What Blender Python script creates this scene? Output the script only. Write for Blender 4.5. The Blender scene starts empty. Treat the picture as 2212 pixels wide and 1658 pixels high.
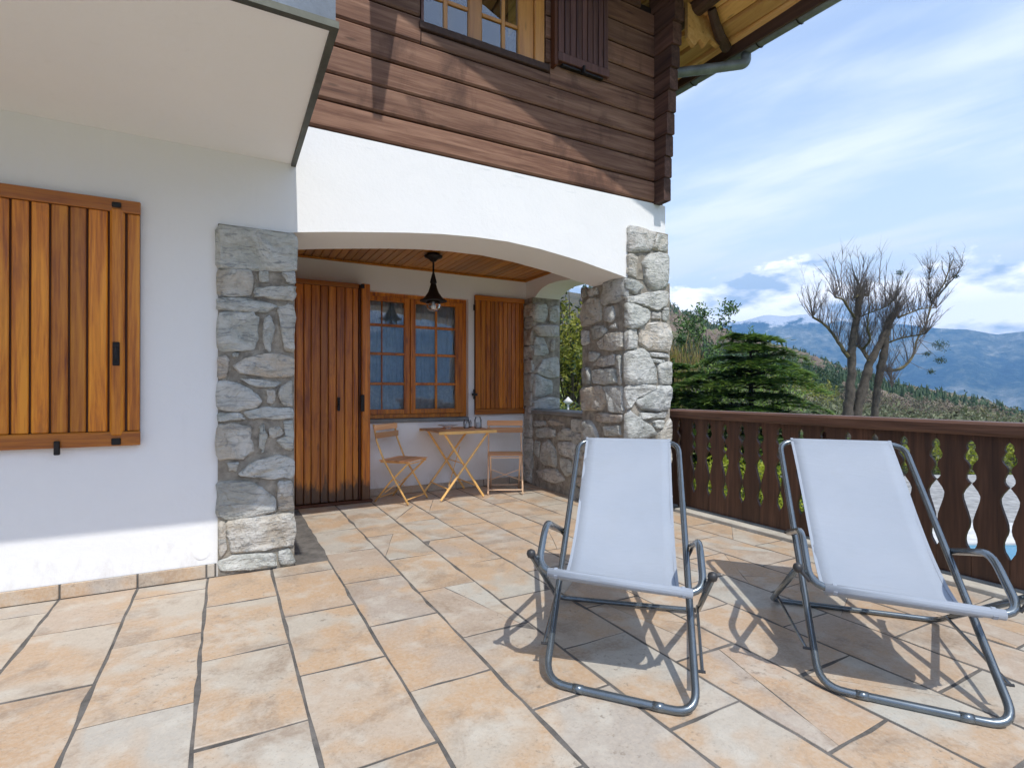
import bpy, math, random
from mathutils import Vector, Matrix, noise
random.seed(7)
R_=random.Random(11)
scene=bpy.context.scene
# ------------------------------------------------------------------ camera
cam_d=bpy.data.cameras.new('camera'); cam=bpy.data.objects.new('camera',cam_d)
scene.collection.objects.link(cam); scene.camera=cam
cam.location=(0,0,1.2)
cam.rotation_euler=(math.radians(90.137),0,math.radians(-28.36))
cam_d.sensor_width=36; cam_d.lens=1145.5/2212*36; cam_d.shift_y=12.3/2212
cam_d.clip_start=.05; cam_d.clip_end=60000
# ------------------------------------------------------------------ world
world=bpy.data.worlds.new('World'); scene.world=world; world.use_nodes=True
SUN=Vector((-.04,-1,1.5)).normalized()
el=math.asin(SUN.z); az=math.atan2(SUN.x,SUN.y)
def build_world():
    nt=world.node_tree; nt.nodes.clear(); N=nt.nodes.new; K=nt.links.new
    out=N('ShaderNodeOutputWorld'); bg=N('ShaderNodeBackground')
    sky=N('ShaderNodeTexSky'); sky.sky_type='NISHITA'; sky.sun_disc=False
    sky.sun_elevation=el; sky.sun_rotation=az; sky.altitude=1200; sky.air_density=1.0; sky.dust_density=.8; sky.ozone_density=.9
    tc=N('ShaderNodeTexCoord')
    sep=N('ShaderNodeSeparateXYZ'); K(tc.outputs['Generated'],sep.inputs[0])
    # project the view direction on a cloud layer for the cirrus
    zz=N('ShaderNodeMath'); zz.operation='MAXIMUM'; K(sep.outputs['Z'],zz.inputs[0]); zz.inputs[1].default_value=.03
    za=N('ShaderNodeMath'); za.operation='ADD'; K(zz.outputs[0],za.inputs[0]); za.inputs[1].default_value=.10
    dx=N('ShaderNodeMath'); dx.operation='DIVIDE'; K(sep.outputs['X'],dx.inputs[0]); K(za.outputs[0],dx.inputs[1])
    dy=N('ShaderNodeMath'); dy.operation='DIVIDE'; K(sep.outputs['Y'],dy.inputs[0]); K(za.outputs[0],dy.inputs[1])
    cmb=N('ShaderNodeCombineXYZ'); K(dx.outputs[0],cmb.inputs[0]); K(dy.outputs[0],cmb.inputs[1])
    mp=N('ShaderNodeMapping'); mp.vector_type='TEXTURE'; mp.inputs['Rotation'].default_value=(0,0,math.radians(CIR_ROT)); mp.inputs['Scale'].default_value=(1.9,.75,1)
    K(cmb.outputs[0],mp.inputs[0])
    n1=N('ShaderNodeTexNoise'); n1.inputs['Scale'].default_value=1.5; n1.inputs['Detail'].default_value=8; n1.inputs['Roughness'].default_value=.58; n1.inputs['Distortion'].default_value=.25
    K(mp.outputs[0],n1.inputs['Vector'])
    r1=N('ShaderNodeMapRange'); r1.interpolation_type='SMOOTHSTEP'
    r1.inputs['From Min'].default_value=.38; r1.inputs['From Max'].default_value=.74; r1.inputs['To Max'].default_value=.60; K(n1.outputs['Fac'],r1.inputs['Value'])
    # general veil, denser towards the horizon
    veil=N('ShaderNodeMapRange'); veil.interpolation_type='SMOOTHSTEP'; K(sep.outputs['Z'],veil.inputs['Value'])
    veil.inputs['From Min'].default_value=.02; veil.inputs['From Max'].default_value=.50
    veil.inputs['To Min'].default_value=.88; veil.inputs['To Max'].default_value=.24
    one=N('ShaderNodeMath'); one.operation='MAXIMUM'; 
    ad=N('ShaderNodeMath'); ad.operation='ADD'; ad.use_clamp=True
    K(r1.outputs[0],ad.inputs[0]); K(veil.outputs[0],ad.inputs[1])
    mn=N('ShaderNodeMath'); mn.operation='MINIMUM'; K(ad.outputs[0],mn.inputs[0]); mn.inputs[1].default_value=.93
    m1=N('ShaderNodeMixRGB'); K(mn.outputs[0],m1.inputs[0]); K(sky.outputs[0],m1.inputs[1]); m1.inputs[2].default_value=(4.1,4.3,4.45,1)
    # cumulus bank low over the mountains
    mp2=N('ShaderNodeMapping'); mp2.inputs['Scale'].default_value=(1,1,2.0); mp2.inputs['Location'].default_value=CUM_LOC; K(tc.outputs['Generated'],mp2.inputs[0])
    n2=N('ShaderNodeTexNoise'); n2.inputs['Scale'].default_value=6.5; n2.inputs['Detail'].default_value=9; n2.inputs['Roughness'].default_value=.6
    K(mp2.outputs[0],n2.inputs['Vector'])
    band=N('ShaderNodeMapRange'); band.interpolation_type='SMOOTHSTEP'; K(sep.outputs['Z'],band.inputs['Value'])
    band.inputs['From Min'].default_value=.13; band.inputs['From Max'].default_value=.285; band.inputs['To Min'].default_value=.19; band.inputs['To Max'].default_value=-.24
    s2=N('ShaderNodeMath'); s2.operation='ADD'; K(n2.outputs['Fac'],s2.inputs[0]); K(band.outputs[0],s2.inputs[1])
    r2=N('ShaderNodeMapRange'); r2.interpolation_type='SMOOTHSTEP'; r2.inputs['From Min'].default_value=.50; r2.inputs['From Max'].default_value=.565; K(s2.outputs[0],r2.inputs['Value'])
    mp3=N('ShaderNodeMapping'); mp3.inputs['Scale'].default_value=(1,1,2.6); mp3.inputs['Location'].default_value=(3.1,.4,.1); K(tc.outputs['Generated'],mp3.inputs[0])
    n3=N('ShaderNodeTexNoise'); n3.inputs['Scale'].default_value=7.5; n3.inputs['Detail'].default_value=7; n3.inputs['Roughness'].default_value=.55; K(mp3.outputs[0],n3.inputs['Vector'])
    cr=N('ShaderNodeValToRGB'); cr.color_ramp.elements[0].position=.42; cr.color_ramp.elements[0].color=(2.5,3.0,3.6,1)
    cr.color_ramp.elements[1].position=.56; cr.color_ramp.elements[1].color=(8.2,7.9,7.6,1); K(n3.outputs['Fac'],cr.inputs[0])
    m2=N('ShaderNodeMixRGB'); K(r2.outputs[0],m2.inputs[0]); K(m1.outputs[0],m2.inputs[1]); K(cr.outputs[0],m2.inputs[2])
    K(m2.outputs[0],bg.inputs['Color']); bg.inputs['Strength'].default_value=SKY_STR
    K(bg.outputs[0],out.inputs['Surface'])
SKY_STR=.15; CIR_ROT=104; CUM_LOC=(1.9,.7,.2)
build_world()
sun_d=bpy.data.lights.new('sun','SUN'); sun_d.energy=2.0; sun_d.angle=math.radians(.53); sun_d.color=(1,.955,.88)
sun=bpy.data.objects.new('sun',sun_d); scene.collection.objects.link(sun); sun.rotation_euler=SUN.to_track_quat('Z','Y').to_euler(); sun.location=(0,0,30)
vs=scene.view_settings; vs.view_transform='Standard'; vs.look='None'; vs.exposure=1.12; vs.gamma=1; vs.use_curve_mapping=False
scene.render.engine='CYCLES'
HAZE_D=2.6e-4; HAZE_C=(.24,.53,1,1)
scene.cycles.use_denoising=True
scene.cycles.max_bounces=12; scene.cycles.diffuse_bounces=8; scene.cycles.transparent_max_bounces=12; scene.cycles.volume_bounces=0
# measured outlines of the stones and of the bare tree (metres)
SL=[[[-0.048,2.266],[0.185,2.272],[0.42,2.268],[0.424,2.142],[0.42,2.03],[0.095,2.002],[-0.042,1.995]],[[-0.048,1.976],[0.02,1.991],[0.14,1.993],[0.157,1.923],[0.144,1.835],[0.032,1.819],[-0.048,1.819]],[[0.192,1.998],[0.251,2.005],[0.253,1.939],[0.201,1.927]],[[0.331,2.006],[0.42,2.022],[0.42,1.933],[0.365,1.943]],[[0.172,1.888],[0.277,1.902],[0.42,1.918],[0.424,1.859],[0.399,1.816],[0.277,1.825],[0.17,1.83]],[[-0.044,1.799],[0.057,1.814],[0.172,1.798],[0.304,1.776],[0.238,1.727],[0.057,1.722],[-0.048,1.728]],[[-0.044,1.694],[0.045,1.717],[0.159,1.719],[0.192,1.681],[0.185,1.536],[0.153,1.47],[0.032,1.466],[-0.044,1.47]],[[0.231,1.691],[0.264,1.7],[0.291,1.614],[0.267,1.46],[0.231,1.495],[0.222,1.596]],[[0.311,1.762],[0.385,1.789],[0.413,1.784],[0.42,1.636],[0.41,1.472],[0.351,1.485],[0.331,1.631]],[[-0.048,1.414],[0.001,1.433],[0.018,1.388],[0.001,1.289],[-0.044,1.282]],[[0.045,1.36],[0.121,1.419],[0.251,1.452],[0.406,1.427],[0.406,1.301],[0.251,1.299],[0.095,1.312]],[[0.045,1.448],[0.076,1.446],[0.064,1.417],[0.042,1.424]],[[0.076,1.283],[0.211,1.274],[0.331,1.256],[0.304,1.227],[0.172,1.226]],[[-0.044,1.268],[0.058,1.254],[0.153,1.205],[0.212,1.133],[0.172,1.09],[0.058,1.063],[-0.048,1.086]],[[0.238,1.205],[0.288,1.208],[0.291,1.124],[0.244,1.118]],[[0.318,1.219],[0.402,1.272],[0.406,1.101],[0.345,1.094],[0.324,1.146]],[[0.108,1.055],[0.225,1.089],[0.402,1.079],[0.406,1.019],[0.291,1.008],[0.14,1.016]],[[-0.044,1.051],[0.083,1.056],[0.121,1.012],[-0.044,1.002]],[[-0.047,0.975],[0.045,0.986],[0.149,0.961],[0.144,0.875],[0.166,0.803],[0.089,0.75],[-0.044,0.765]],[[0.199,0.952],[0.225,0.98],[0.245,0.9],[0.218,0.785],[0.196,0.83]],[[0.258,0.95],[0.325,0.955],[0.352,0.91],[0.291,0.883],[0.258,0.899]],[[0.345,0.984],[0.406,0.997],[0.406,0.79],[0.331,0.823],[0.304,0.868],[0.358,0.895]],[[0.077,0.651],[0.16,0.731],[0.318,0.768],[0.406,0.73],[0.406,0.604],[0.278,0.607]],[[0.008,0.734],[0.083,0.729],[0.058,0.667],[0.02,0.684]],[[-0.044,0.612],[0.121,0.602],[0.199,0.563],[0.291,0.475],[0.298,0.386],[0.173,0.371],[-0.004,0.363],[-0.047,0.396]],[[0.311,0.582],[0.406,0.582],[0.413,0.381],[0.318,0.392],[0.305,0.473]],[[0.008,0.347],[0.186,0.362],[0.4,0.361],[0.413,0.24],[0.4,0.139],[0.212,0.136],[0.033,0.14],[0.018,0.248]],[[-0.043,0.346],[-0.004,0.349],[0.008,0.151],[-0.035,0.115]],[[-0.035,0.101],[0.058,0.122],[0.291,0.103],[0.298,0.021],[0.122,0.02],[-0.029,0.037]],[[0.311,0.107],[0.386,0.126],[0.425,0.016],[0.332,0.009]]]
SRF=[[[3.382,2.774],[3.559,2.767],[3.725,2.758],[3.698,2.655],[3.663,2.577],[3.559,2.551],[3.382,2.529]],[[3.743,2.747],[3.877,2.753],[3.877,2.591],[3.751,2.582],[3.684,2.6],[3.707,2.696]],[[3.559,2.453],[3.646,2.535],[3.769,2.564],[3.886,2.551],[3.891,2.356],[3.877,2.26],[3.733,2.2],[3.645,2.225],[3.576,2.31],[3.576,2.389]],[[3.373,2.502],[3.474,2.495],[3.465,2.377],[3.49,2.289],[3.373,2.315]],[[3.36,2.269],[3.49,2.256],[3.558,2.204],[3.473,2.131],[3.36,2.172]],[[3.373,2.096],[3.558,2.138],[3.662,2.167],[3.876,2.193],[3.867,2.057],[3.733,1.994],[3.558,2.033],[3.389,2.046]],[[3.36,2.033],[3.423,2.036],[3.575,2.008],[3.662,1.975],[3.644,1.901],[3.524,1.815],[3.422,1.797],[3.36,1.823],[3.36,1.949]],[[3.68,1.97],[3.795,1.978],[3.795,1.911],[3.671,1.91]],[[3.822,2.02],[3.885,2.031],[3.885,1.903],[3.822,1.899]],[[3.524,1.809],[3.662,1.863],[3.84,1.88],[3.903,1.844],[3.908,1.655],[3.875,1.586],[3.732,1.601],[3.592,1.616],[3.515,1.665]],[[3.36,1.772],[3.473,1.793],[3.498,1.716],[3.489,1.605],[3.36,1.593]],[[3.609,1.577],[3.875,1.572],[3.908,1.533],[3.696,1.533]],[[3.36,1.566],[3.558,1.608],[3.644,1.525],[3.732,1.408],[3.74,1.275],[3.557,1.267],[3.388,1.253],[3.36,1.311]],[[3.644,1.512],[3.839,1.504],[3.839,1.47],[3.679,1.48]],[[3.758,1.462],[3.921,1.493],[3.93,1.371],[3.926,1.263],[3.785,1.262]],[[3.36,1.247],[3.557,1.261],[3.696,1.255],[3.731,1.228],[3.574,1.156],[3.421,1.118],[3.388,1.028],[3.36,1.067]],[[3.472,1.104],[3.626,1.182],[3.767,1.248],[3.92,1.249],[3.929,1.141],[3.893,1.02],[3.731,0.996],[3.557,1.025]],[[3.522,0.987],[3.856,0.987],[3.865,0.939],[3.539,0.927]],[[3.36,0.965],[3.404,1.015],[3.522,0.934],[3.66,0.852],[3.73,0.77],[3.573,0.737],[3.36,0.733]],[[3.695,0.904],[3.838,0.906],[3.82,0.833],[3.713,0.843]],[[3.766,0.768],[3.838,0.846],[3.929,0.924],[3.93,0.707],[3.91,0.641],[3.784,0.661]],[[3.378,0.021],[3.512,0.016],[3.625,0.011],[3.636,0.105],[3.635,0.171],[3.489,0.17],[3.367,0.166],[3.368,0.091]],[[3.653,0.008],[3.735,0.012],[3.774,0.018],[3.783,0.076],[3.781,0.156],[3.702,0.18],[3.653,0.16],[3.654,0.106]],[[3.801,0.021],[3.863,0.01],[3.912,0.021],[3.92,0.095],[3.925,0.171],[3.854,0.168],[3.798,0.158],[3.801,0.073]],[[3.362,0.193],[3.484,0.179],[3.614,0.189],[3.61,0.244],[3.605,0.315],[3.474,0.33],[3.362,0.317],[3.368,0.263]],[[3.638,0.187],[3.696,0.171],[3.746,0.183],[3.757,0.267],[3.747,0.316],[3.709,0.329],[3.629,0.31],[3.628,0.252]],[[3.771,0.194],[3.859,0.192],[3.909,0.198],[3.92,0.236],[3.913,0.313],[3.864,0.315],[3.788,0.313],[3.775,0.244]],[[3.364,0.329],[3.456,0.342],[3.519,0.327],[3.528,0.416],[3.525,0.457],[3.44,0.469],[3.379,0.46],[3.368,0.396]],[[3.558,0.327],[3.615,0.339],[3.673,0.341],[3.683,0.415],[3.681,0.465],[3.601,0.465],[3.543,0.468],[3.546,0.391]],[[3.715,0.343],[3.829,0.329],[3.918,0.341],[3.92,0.398],[3.912,0.457],[3.799,0.464],[3.715,0.47],[3.701,0.403]],[[3.364,0.48],[3.475,0.488],[3.554,0.491],[3.559,0.566],[3.559,0.628],[3.474,0.629],[3.376,0.622],[3.368,0.555]],[[3.585,0.481],[3.766,0.483],[3.92,0.475],[3.92,0.558],[3.911,0.628],[3.748,0.64],[3.584,0.633],[3.577,0.55]],[[3.379,0.648],[3.515,0.654],[3.637,0.66],[3.636,0.686],[3.632,0.687],[3.491,0.7],[3.381,0.688],[3.368,0.676]],[[3.662,0.644],[3.798,0.647],[3.921,0.649],[3.92,0.674],[3.921,0.689],[3.796,0.683],[3.651,0.687],[3.654,0.675]]]
SRS=[[[4.66,2.3],[4.58,2.3],[4.568,2.21],[4.653,2.194]],[[4.497,2.269],[4.383,2.264],[4.371,2.193],[4.498,2.185],[4.533,2.24]],[[4.305,2.182],[4.272,2.286],[4.123,2.299],[3.952,2.287],[3.939,2.097],[4.083,2.067],[4.283,2.069],[4.327,2.123]],[[4.617,2.117],[4.474,2.174],[4.36,2.135],[4.316,2.005],[4.338,1.912],[4.642,1.889],[4.66,2.008]],[[4.283,2.042],[4.134,2.041],[4.107,1.925],[4.166,1.878],[4.272,1.911]],[[4.197,1.828],[4.103,1.871],[4.073,1.808]],[[4.51,1.868],[4.294,1.859],[4.229,1.811],[4.273,1.754],[4.463,1.729]],[[4.372,1.694],[4.208,1.775],[3.983,1.766],[3.983,1.611],[4.166,1.597],[4.317,1.621]],[[4.522,1.614],[4.339,1.581],[4.429,1.503],[4.522,1.507]],[[4.441,1.461],[4.339,1.54],[4.104,1.566],[4.084,1.459],[4.252,1.44]],[[4.66,1.442],[4.546,1.452],[4.476,1.35],[4.511,1.266],[4.643,1.267]],[[4.464,1.42],[4.104,1.421],[4.084,1.275],[4.273,1.263],[4.464,1.28]],[[4.66,1.224],[4.317,1.25],[4.209,1.128],[4.318,1.003],[4.643,0.993]],[[4.274,1.25],[3.993,1.247],[3.974,0.988],[4.167,0.995],[4.209,1.115]],[[4.419,0.958],[4.274,0.977],[4.004,0.974],[4.024,0.895],[4.385,0.89]],[[4.274,0.841],[4.044,0.868],[4.014,0.765],[4.263,0.747]],[[4.66,0.876],[4.476,0.886],[4.363,0.712],[4.643,0.675]],[[4.654,1.847],[4.533,1.835],[4.522,1.706],[4.642,1.687]],[[4.083,1.539],[4.003,1.534],[4.003,1.274],[4.064,1.261]],[[3.947,0.007],[4.068,0.01],[4.224,0.017],[4.227,0.092],[4.228,0.175],[4.097,0.193],[3.945,0.182],[3.943,0.103]],[[4.25,0.018],[4.319,0.013],[4.41,0.019],[4.408,0.091],[4.396,0.185],[4.338,0.186],[4.241,0.175],[4.245,0.101]],[[4.439,0.014],[4.528,0.01],[4.645,0.021],[4.65,0.111],[4.646,0.182],[4.546,0.195],[4.439,0.172],[4.426,0.092]],[[3.949,0.197],[4.05,0.2],[4.118,0.208],[4.127,0.274],[4.117,0.354],[4.023,0.355],[3.954,0.36],[3.943,0.263]],[[4.14,0.202],[4.299,0.202],[4.415,0.203],[4.421,0.277],[4.409,0.364],[4.268,0.361],[4.154,0.354],[4.145,0.298]],[[4.452,0.213],[4.552,0.209],[4.647,0.212],[4.65,0.291],[4.646,0.354],[4.553,0.36],[4.435,0.361],[4.439,0.272]],[[3.94,0.371],[4.069,0.377],[4.215,0.376],[4.22,0.449],[4.224,0.514],[4.079,0.536],[3.949,0.516],[3.943,0.45]],[[4.234,0.378],[4.34,0.382],[4.45,0.384],[4.455,0.468],[4.46,0.517],[4.351,0.523],[4.239,0.521],[4.238,0.461]],[[4.473,0.371],[4.561,0.364],[4.639,0.386],[4.65,0.437],[4.65,0.516],[4.578,0.536],[4.469,0.515],[4.473,0.467]],[[3.953,0.551],[4.047,0.538],[4.14,0.542],[4.15,0.614],[4.149,0.708],[4.035,0.717],[3.939,0.7],[3.943,0.632]],[[4.18,0.548],[4.284,0.53],[4.388,0.537],[4.383,0.631],[4.387,0.714],[4.291,0.713],[4.176,0.714],[4.168,0.613]],[[4.413,0.544],[4.536,0.538],[4.644,0.549],[4.65,0.611],[4.652,0.716],[4.519,0.72],[4.397,0.715],[4.401,0.619]]]
SBP=[[[3.47,2.315],[3.656,2.323],[3.684,2.213],[3.637,2.099],[3.47,2.097]],[[3.722,2.296],[3.846,2.313],[3.855,2.128],[3.788,2.092],[3.703,2.119]],[[3.471,2.01],[3.562,2.046],[3.855,2.055],[3.845,1.91],[3.562,1.904]],[[3.47,1.724],[3.489,1.885],[3.618,1.883],[3.702,1.687],[3.599,1.66],[3.47,1.67]],[[3.731,1.848],[3.797,1.867],[3.787,1.722],[3.73,1.72]],[[3.488,1.445],[3.618,1.605],[3.845,1.644],[3.854,1.386],[3.674,1.368]],[[3.47,1.38],[3.507,1.413],[3.749,1.321],[3.749,1.177],[3.599,1.129],[3.47,1.131]],[[3.479,1.067],[3.655,1.121],[3.854,1.104],[3.854,0.965],[3.47,0.965]]]
SBU=[[[5.871,0.028],[5.972,0.031],[6.066,0.024],[6.065,0.102],[6.059,0.208],[5.954,0.211],[5.858,0.212],[5.858,0.135]],[[5.853,0.236],[5.976,0.215],[6.067,0.231],[6.065,0.326],[6.055,0.388],[5.976,0.399],[5.858,0.381],[5.858,0.325]],[[5.855,0.42],[5.974,0.418],[6.053,0.411],[6.065,0.482],[6.066,0.577],[5.979,0.585],[5.867,0.589],[5.858,0.488]],[[5.863,0.603],[5.954,0.607],[6.057,0.608],[6.065,0.696],[6.062,0.774],[5.968,0.799],[5.858,0.78],[5.858,0.709]],[[5.852,0.812],[5.957,0.8],[6.058,0.81],[6.065,0.905],[6.057,0.976],[5.98,1.002],[5.852,0.988],[5.858,0.903]],[[5.871,1.012],[5.959,0.997],[6.058,1.004],[6.065,1.077],[6.055,1.176],[5.964,1.184],[5.87,1.177],[5.858,1.075]],[[5.867,1.202],[5.968,1.187],[6.055,1.187],[6.065,1.309],[6.056,1.411],[5.954,1.411],[5.858,1.417],[5.858,1.303]],[[5.863,1.437],[5.961,1.442],[6.068,1.431],[6.065,1.51],[6.055,1.591],[5.946,1.608],[5.863,1.594],[5.858,1.531]],[[5.871,1.621],[5.967,1.611],[6.073,1.625],[6.065,1.689],[6.058,1.772],[5.963,1.779],[5.856,1.774],[5.858,1.703]],[[5.861,1.796],[5.964,1.79],[6.053,1.791],[6.065,1.914],[6.068,1.994],[5.972,1.995],[5.857,1.997],[5.858,1.903]],[[5.87,2.023],[5.98,2.005],[6.071,2.027],[6.065,2.063],[6.062,2.143],[5.952,2.149],[5.869,2.145],[5.858,2.077]],[[5.856,2.164],[5.954,2.154],[6.064,2.17],[6.065,2.258],[6.059,2.306],[5.972,2.32],[5.867,2.325],[5.858,2.224]]]
SLW=[[[6.002,0.825],[5.86,0.847],[5.845,0.628],[6.002,0.601]],[[5.738,0.714],[5.506,0.758],[5.313,0.741],[5.313,0.653],[5.709,0.615]],[[5.234,0.702],[5.105,0.768],[4.862,0.769],[4.862,0.66],[5.234,0.63]],[[5.463,0.835],[5.286,0.859],[5.105,0.811],[5.367,0.781]],[[5.799,0.819],[5.534,0.832],[5.505,0.781],[5.768,0.751]],[[5.65,0.337],[5.563,0.559],[5.422,0.6],[5.287,0.481],[5.274,0.308],[5.506,0.294]],[[5.986,0.57],[5.83,0.583],[5.815,0.209],[5.987,0.171]],[[5.769,0.572],[5.65,0.566],[5.679,0.365],[5.769,0.401]],[[5.234,0.601],[4.862,0.619],[4.886,0.425],[5.031,0.45],[5.208,0.46]],[[5.182,0.419],[4.982,0.414],[4.934,0.281],[5.056,0.222],[5.183,0.319]],[[5.709,0.207],[5.287,0.277],[5.106,0.173],[5.368,0.09],[5.65,0.123]],[[4.675,0.016],[4.795,0.0],[4.948,0.006],[4.94,0.075],[4.935,0.125],[4.81,0.127],[4.689,0.12],[4.678,0.061]],[[4.68,0.16],[4.763,0.137],[4.848,0.162],[4.855,0.185],[4.854,0.245],[4.773,0.251],[4.686,0.249],[4.678,0.206]],[[4.879,0.145],[4.892,0.157],[4.938,0.146],[4.94,0.217],[4.938,0.252],[4.921,0.25],[4.874,0.257],[4.873,0.187]],[[4.686,0.277],[4.768,0.275],[4.821,0.267],[4.823,0.344],[4.819,0.438],[4.736,0.455],[4.682,0.444],[4.678,0.346]],[[4.835,0.27],[4.883,0.265],[4.936,0.28],[4.94,0.37],[4.93,0.435],[4.879,0.449],[4.854,0.434],[4.841,0.366]],[[4.687,0.46],[4.731,0.456],[4.799,0.462],[4.807,0.523],[4.801,0.586],[4.736,0.583],[4.674,0.579],[4.678,0.526]],[[4.835,0.464],[4.891,0.469],[4.929,0.454],[4.94,0.512],[4.934,0.586],[4.892,0.589],[4.838,0.577],[4.825,0.537]],[[4.673,0.62],[4.819,0.616],[4.94,0.604],[4.94,0.685],[4.935,0.715],[4.814,0.731],[4.681,0.718],[4.678,0.654]],[[4.675,0.748],[4.818,0.748],[4.937,0.747],[4.94,0.814],[4.931,0.88],[4.808,0.885],[4.687,0.892],[4.678,0.823]]]
TB=[[[17.54,9.86,-0.38,0.216],[17.54,9.85,0.48,0.198],[17.6,9.82,1.06,0.166],[17.66,9.78,1.78,0.151],[17.66,9.78,2.32,0.151],[17.7,9.76,2.86,0.137],[17.79,9.71,3.51,0.123],[17.87,9.67,4.09,0.123],[17.89,9.65,4.52,0.144]],[[17.82,9.7,-0.38,0.18],[17.82,9.7,0.48,0.162],[17.92,9.65,1.06,0.18],[18.08,9.56,1.64,0.18],[18.17,9.51,2.11,0.151],[18.43,9.37,2.65,0.123],[18.65,9.25,3.22,0.123],[18.81,9.16,3.58,0.13],[18.93,9.09,3.67,0.108]],[[18.3,9.44,-0.38,0.144],[18.3,9.44,0.48,0.13],[18.36,9.41,1.06,0.13],[18.43,9.37,1.6,0.137],[18.49,9.34,1.96,0.144],[18.58,9.28,2.5,0.137],[18.63,9.26,2.94,0.123],[18.7,9.22,3.3,0.108]],[[17.5,9.8,2.28,0.101],[17.55,10.14,2.78,0.083],[17.53,10.38,3.17,0.076],[17.61,10.69,3.47,0.065],[17.56,11.01,3.71,0.061]],[[17.62,9.68,3.53,0.072],[17.16,9.63,3.82,0.065],[16.98,9.67,4.05,0.054],[16.37,9.56,4.06,0.04]],[[18.1,9.47,2.14,0.108],[18.37,9.82,2.53,0.094],[18.37,9.96,2.67,0.072]],[[18.07,9.65,2.55,0.072],[17.9,9.36,2.84,0.058],[17.61,9.28,3.24,0.04],[17.28,9.04,3.81,0.022]],[[18.68,9.27,1.85,0.094],[19.34,9.26,1.9,0.083],[19.79,9.21,2.09,0.072],[20.33,9.26,2.45,0.061],[20.7,9.32,2.96,0.05],[21.06,9.25,3.44,0.043],[21.71,9.37,4.12,0.043],[22.17,9.36,4.63,0.043],[22.59,9.33,5.06,0.04],[22.96,9.34,5.55,0.029],[23.66,9.47,6.07,0.014]],[[20.07,8.47,4.2,0.032],[20.09,8.24,4.52,0.025],[20.09,8.0,4.79,0.022],[19.95,7.75,5.11,0.011]],[[20.04,8.61,3.96,0.029],[20.1,8.72,4.42,0.022],[20.52,8.88,5.19,0.011]],[[18.7,9.21,2.75,0.05],[18.9,8.95,2.88,0.047],[19.13,8.52,2.96,0.036],[18.77,8.22,2.95,0.025]],[[18.87,9.03,3.54,0.058],[19.49,9.0,3.72,0.047],[20.34,9.03,3.93,0.036],[20.91,8.86,3.97,0.022]],[[17.95,9.66,3.59,0.036],[17.82,9.35,3.65,0.032],[17.95,9.06,3.76,0.029],[17.82,8.81,3.82,0.022],[17.69,8.59,3.91,0.014]],[[17.91,9.66,4.31,0.094],[18.41,9.68,4.3,0.072]],[[17.99,9.71,4.32,0.087],[17.52,9.62,4.16,0.065]],[[17.71,9.87,2.51,0.036],[18.21,9.87,2.69,0.043]],[[18.78,9.31,1.82,0.029],[18.54,9.07,1.52,0.022],[18.15,8.86,1.31,0.014]]]
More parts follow.
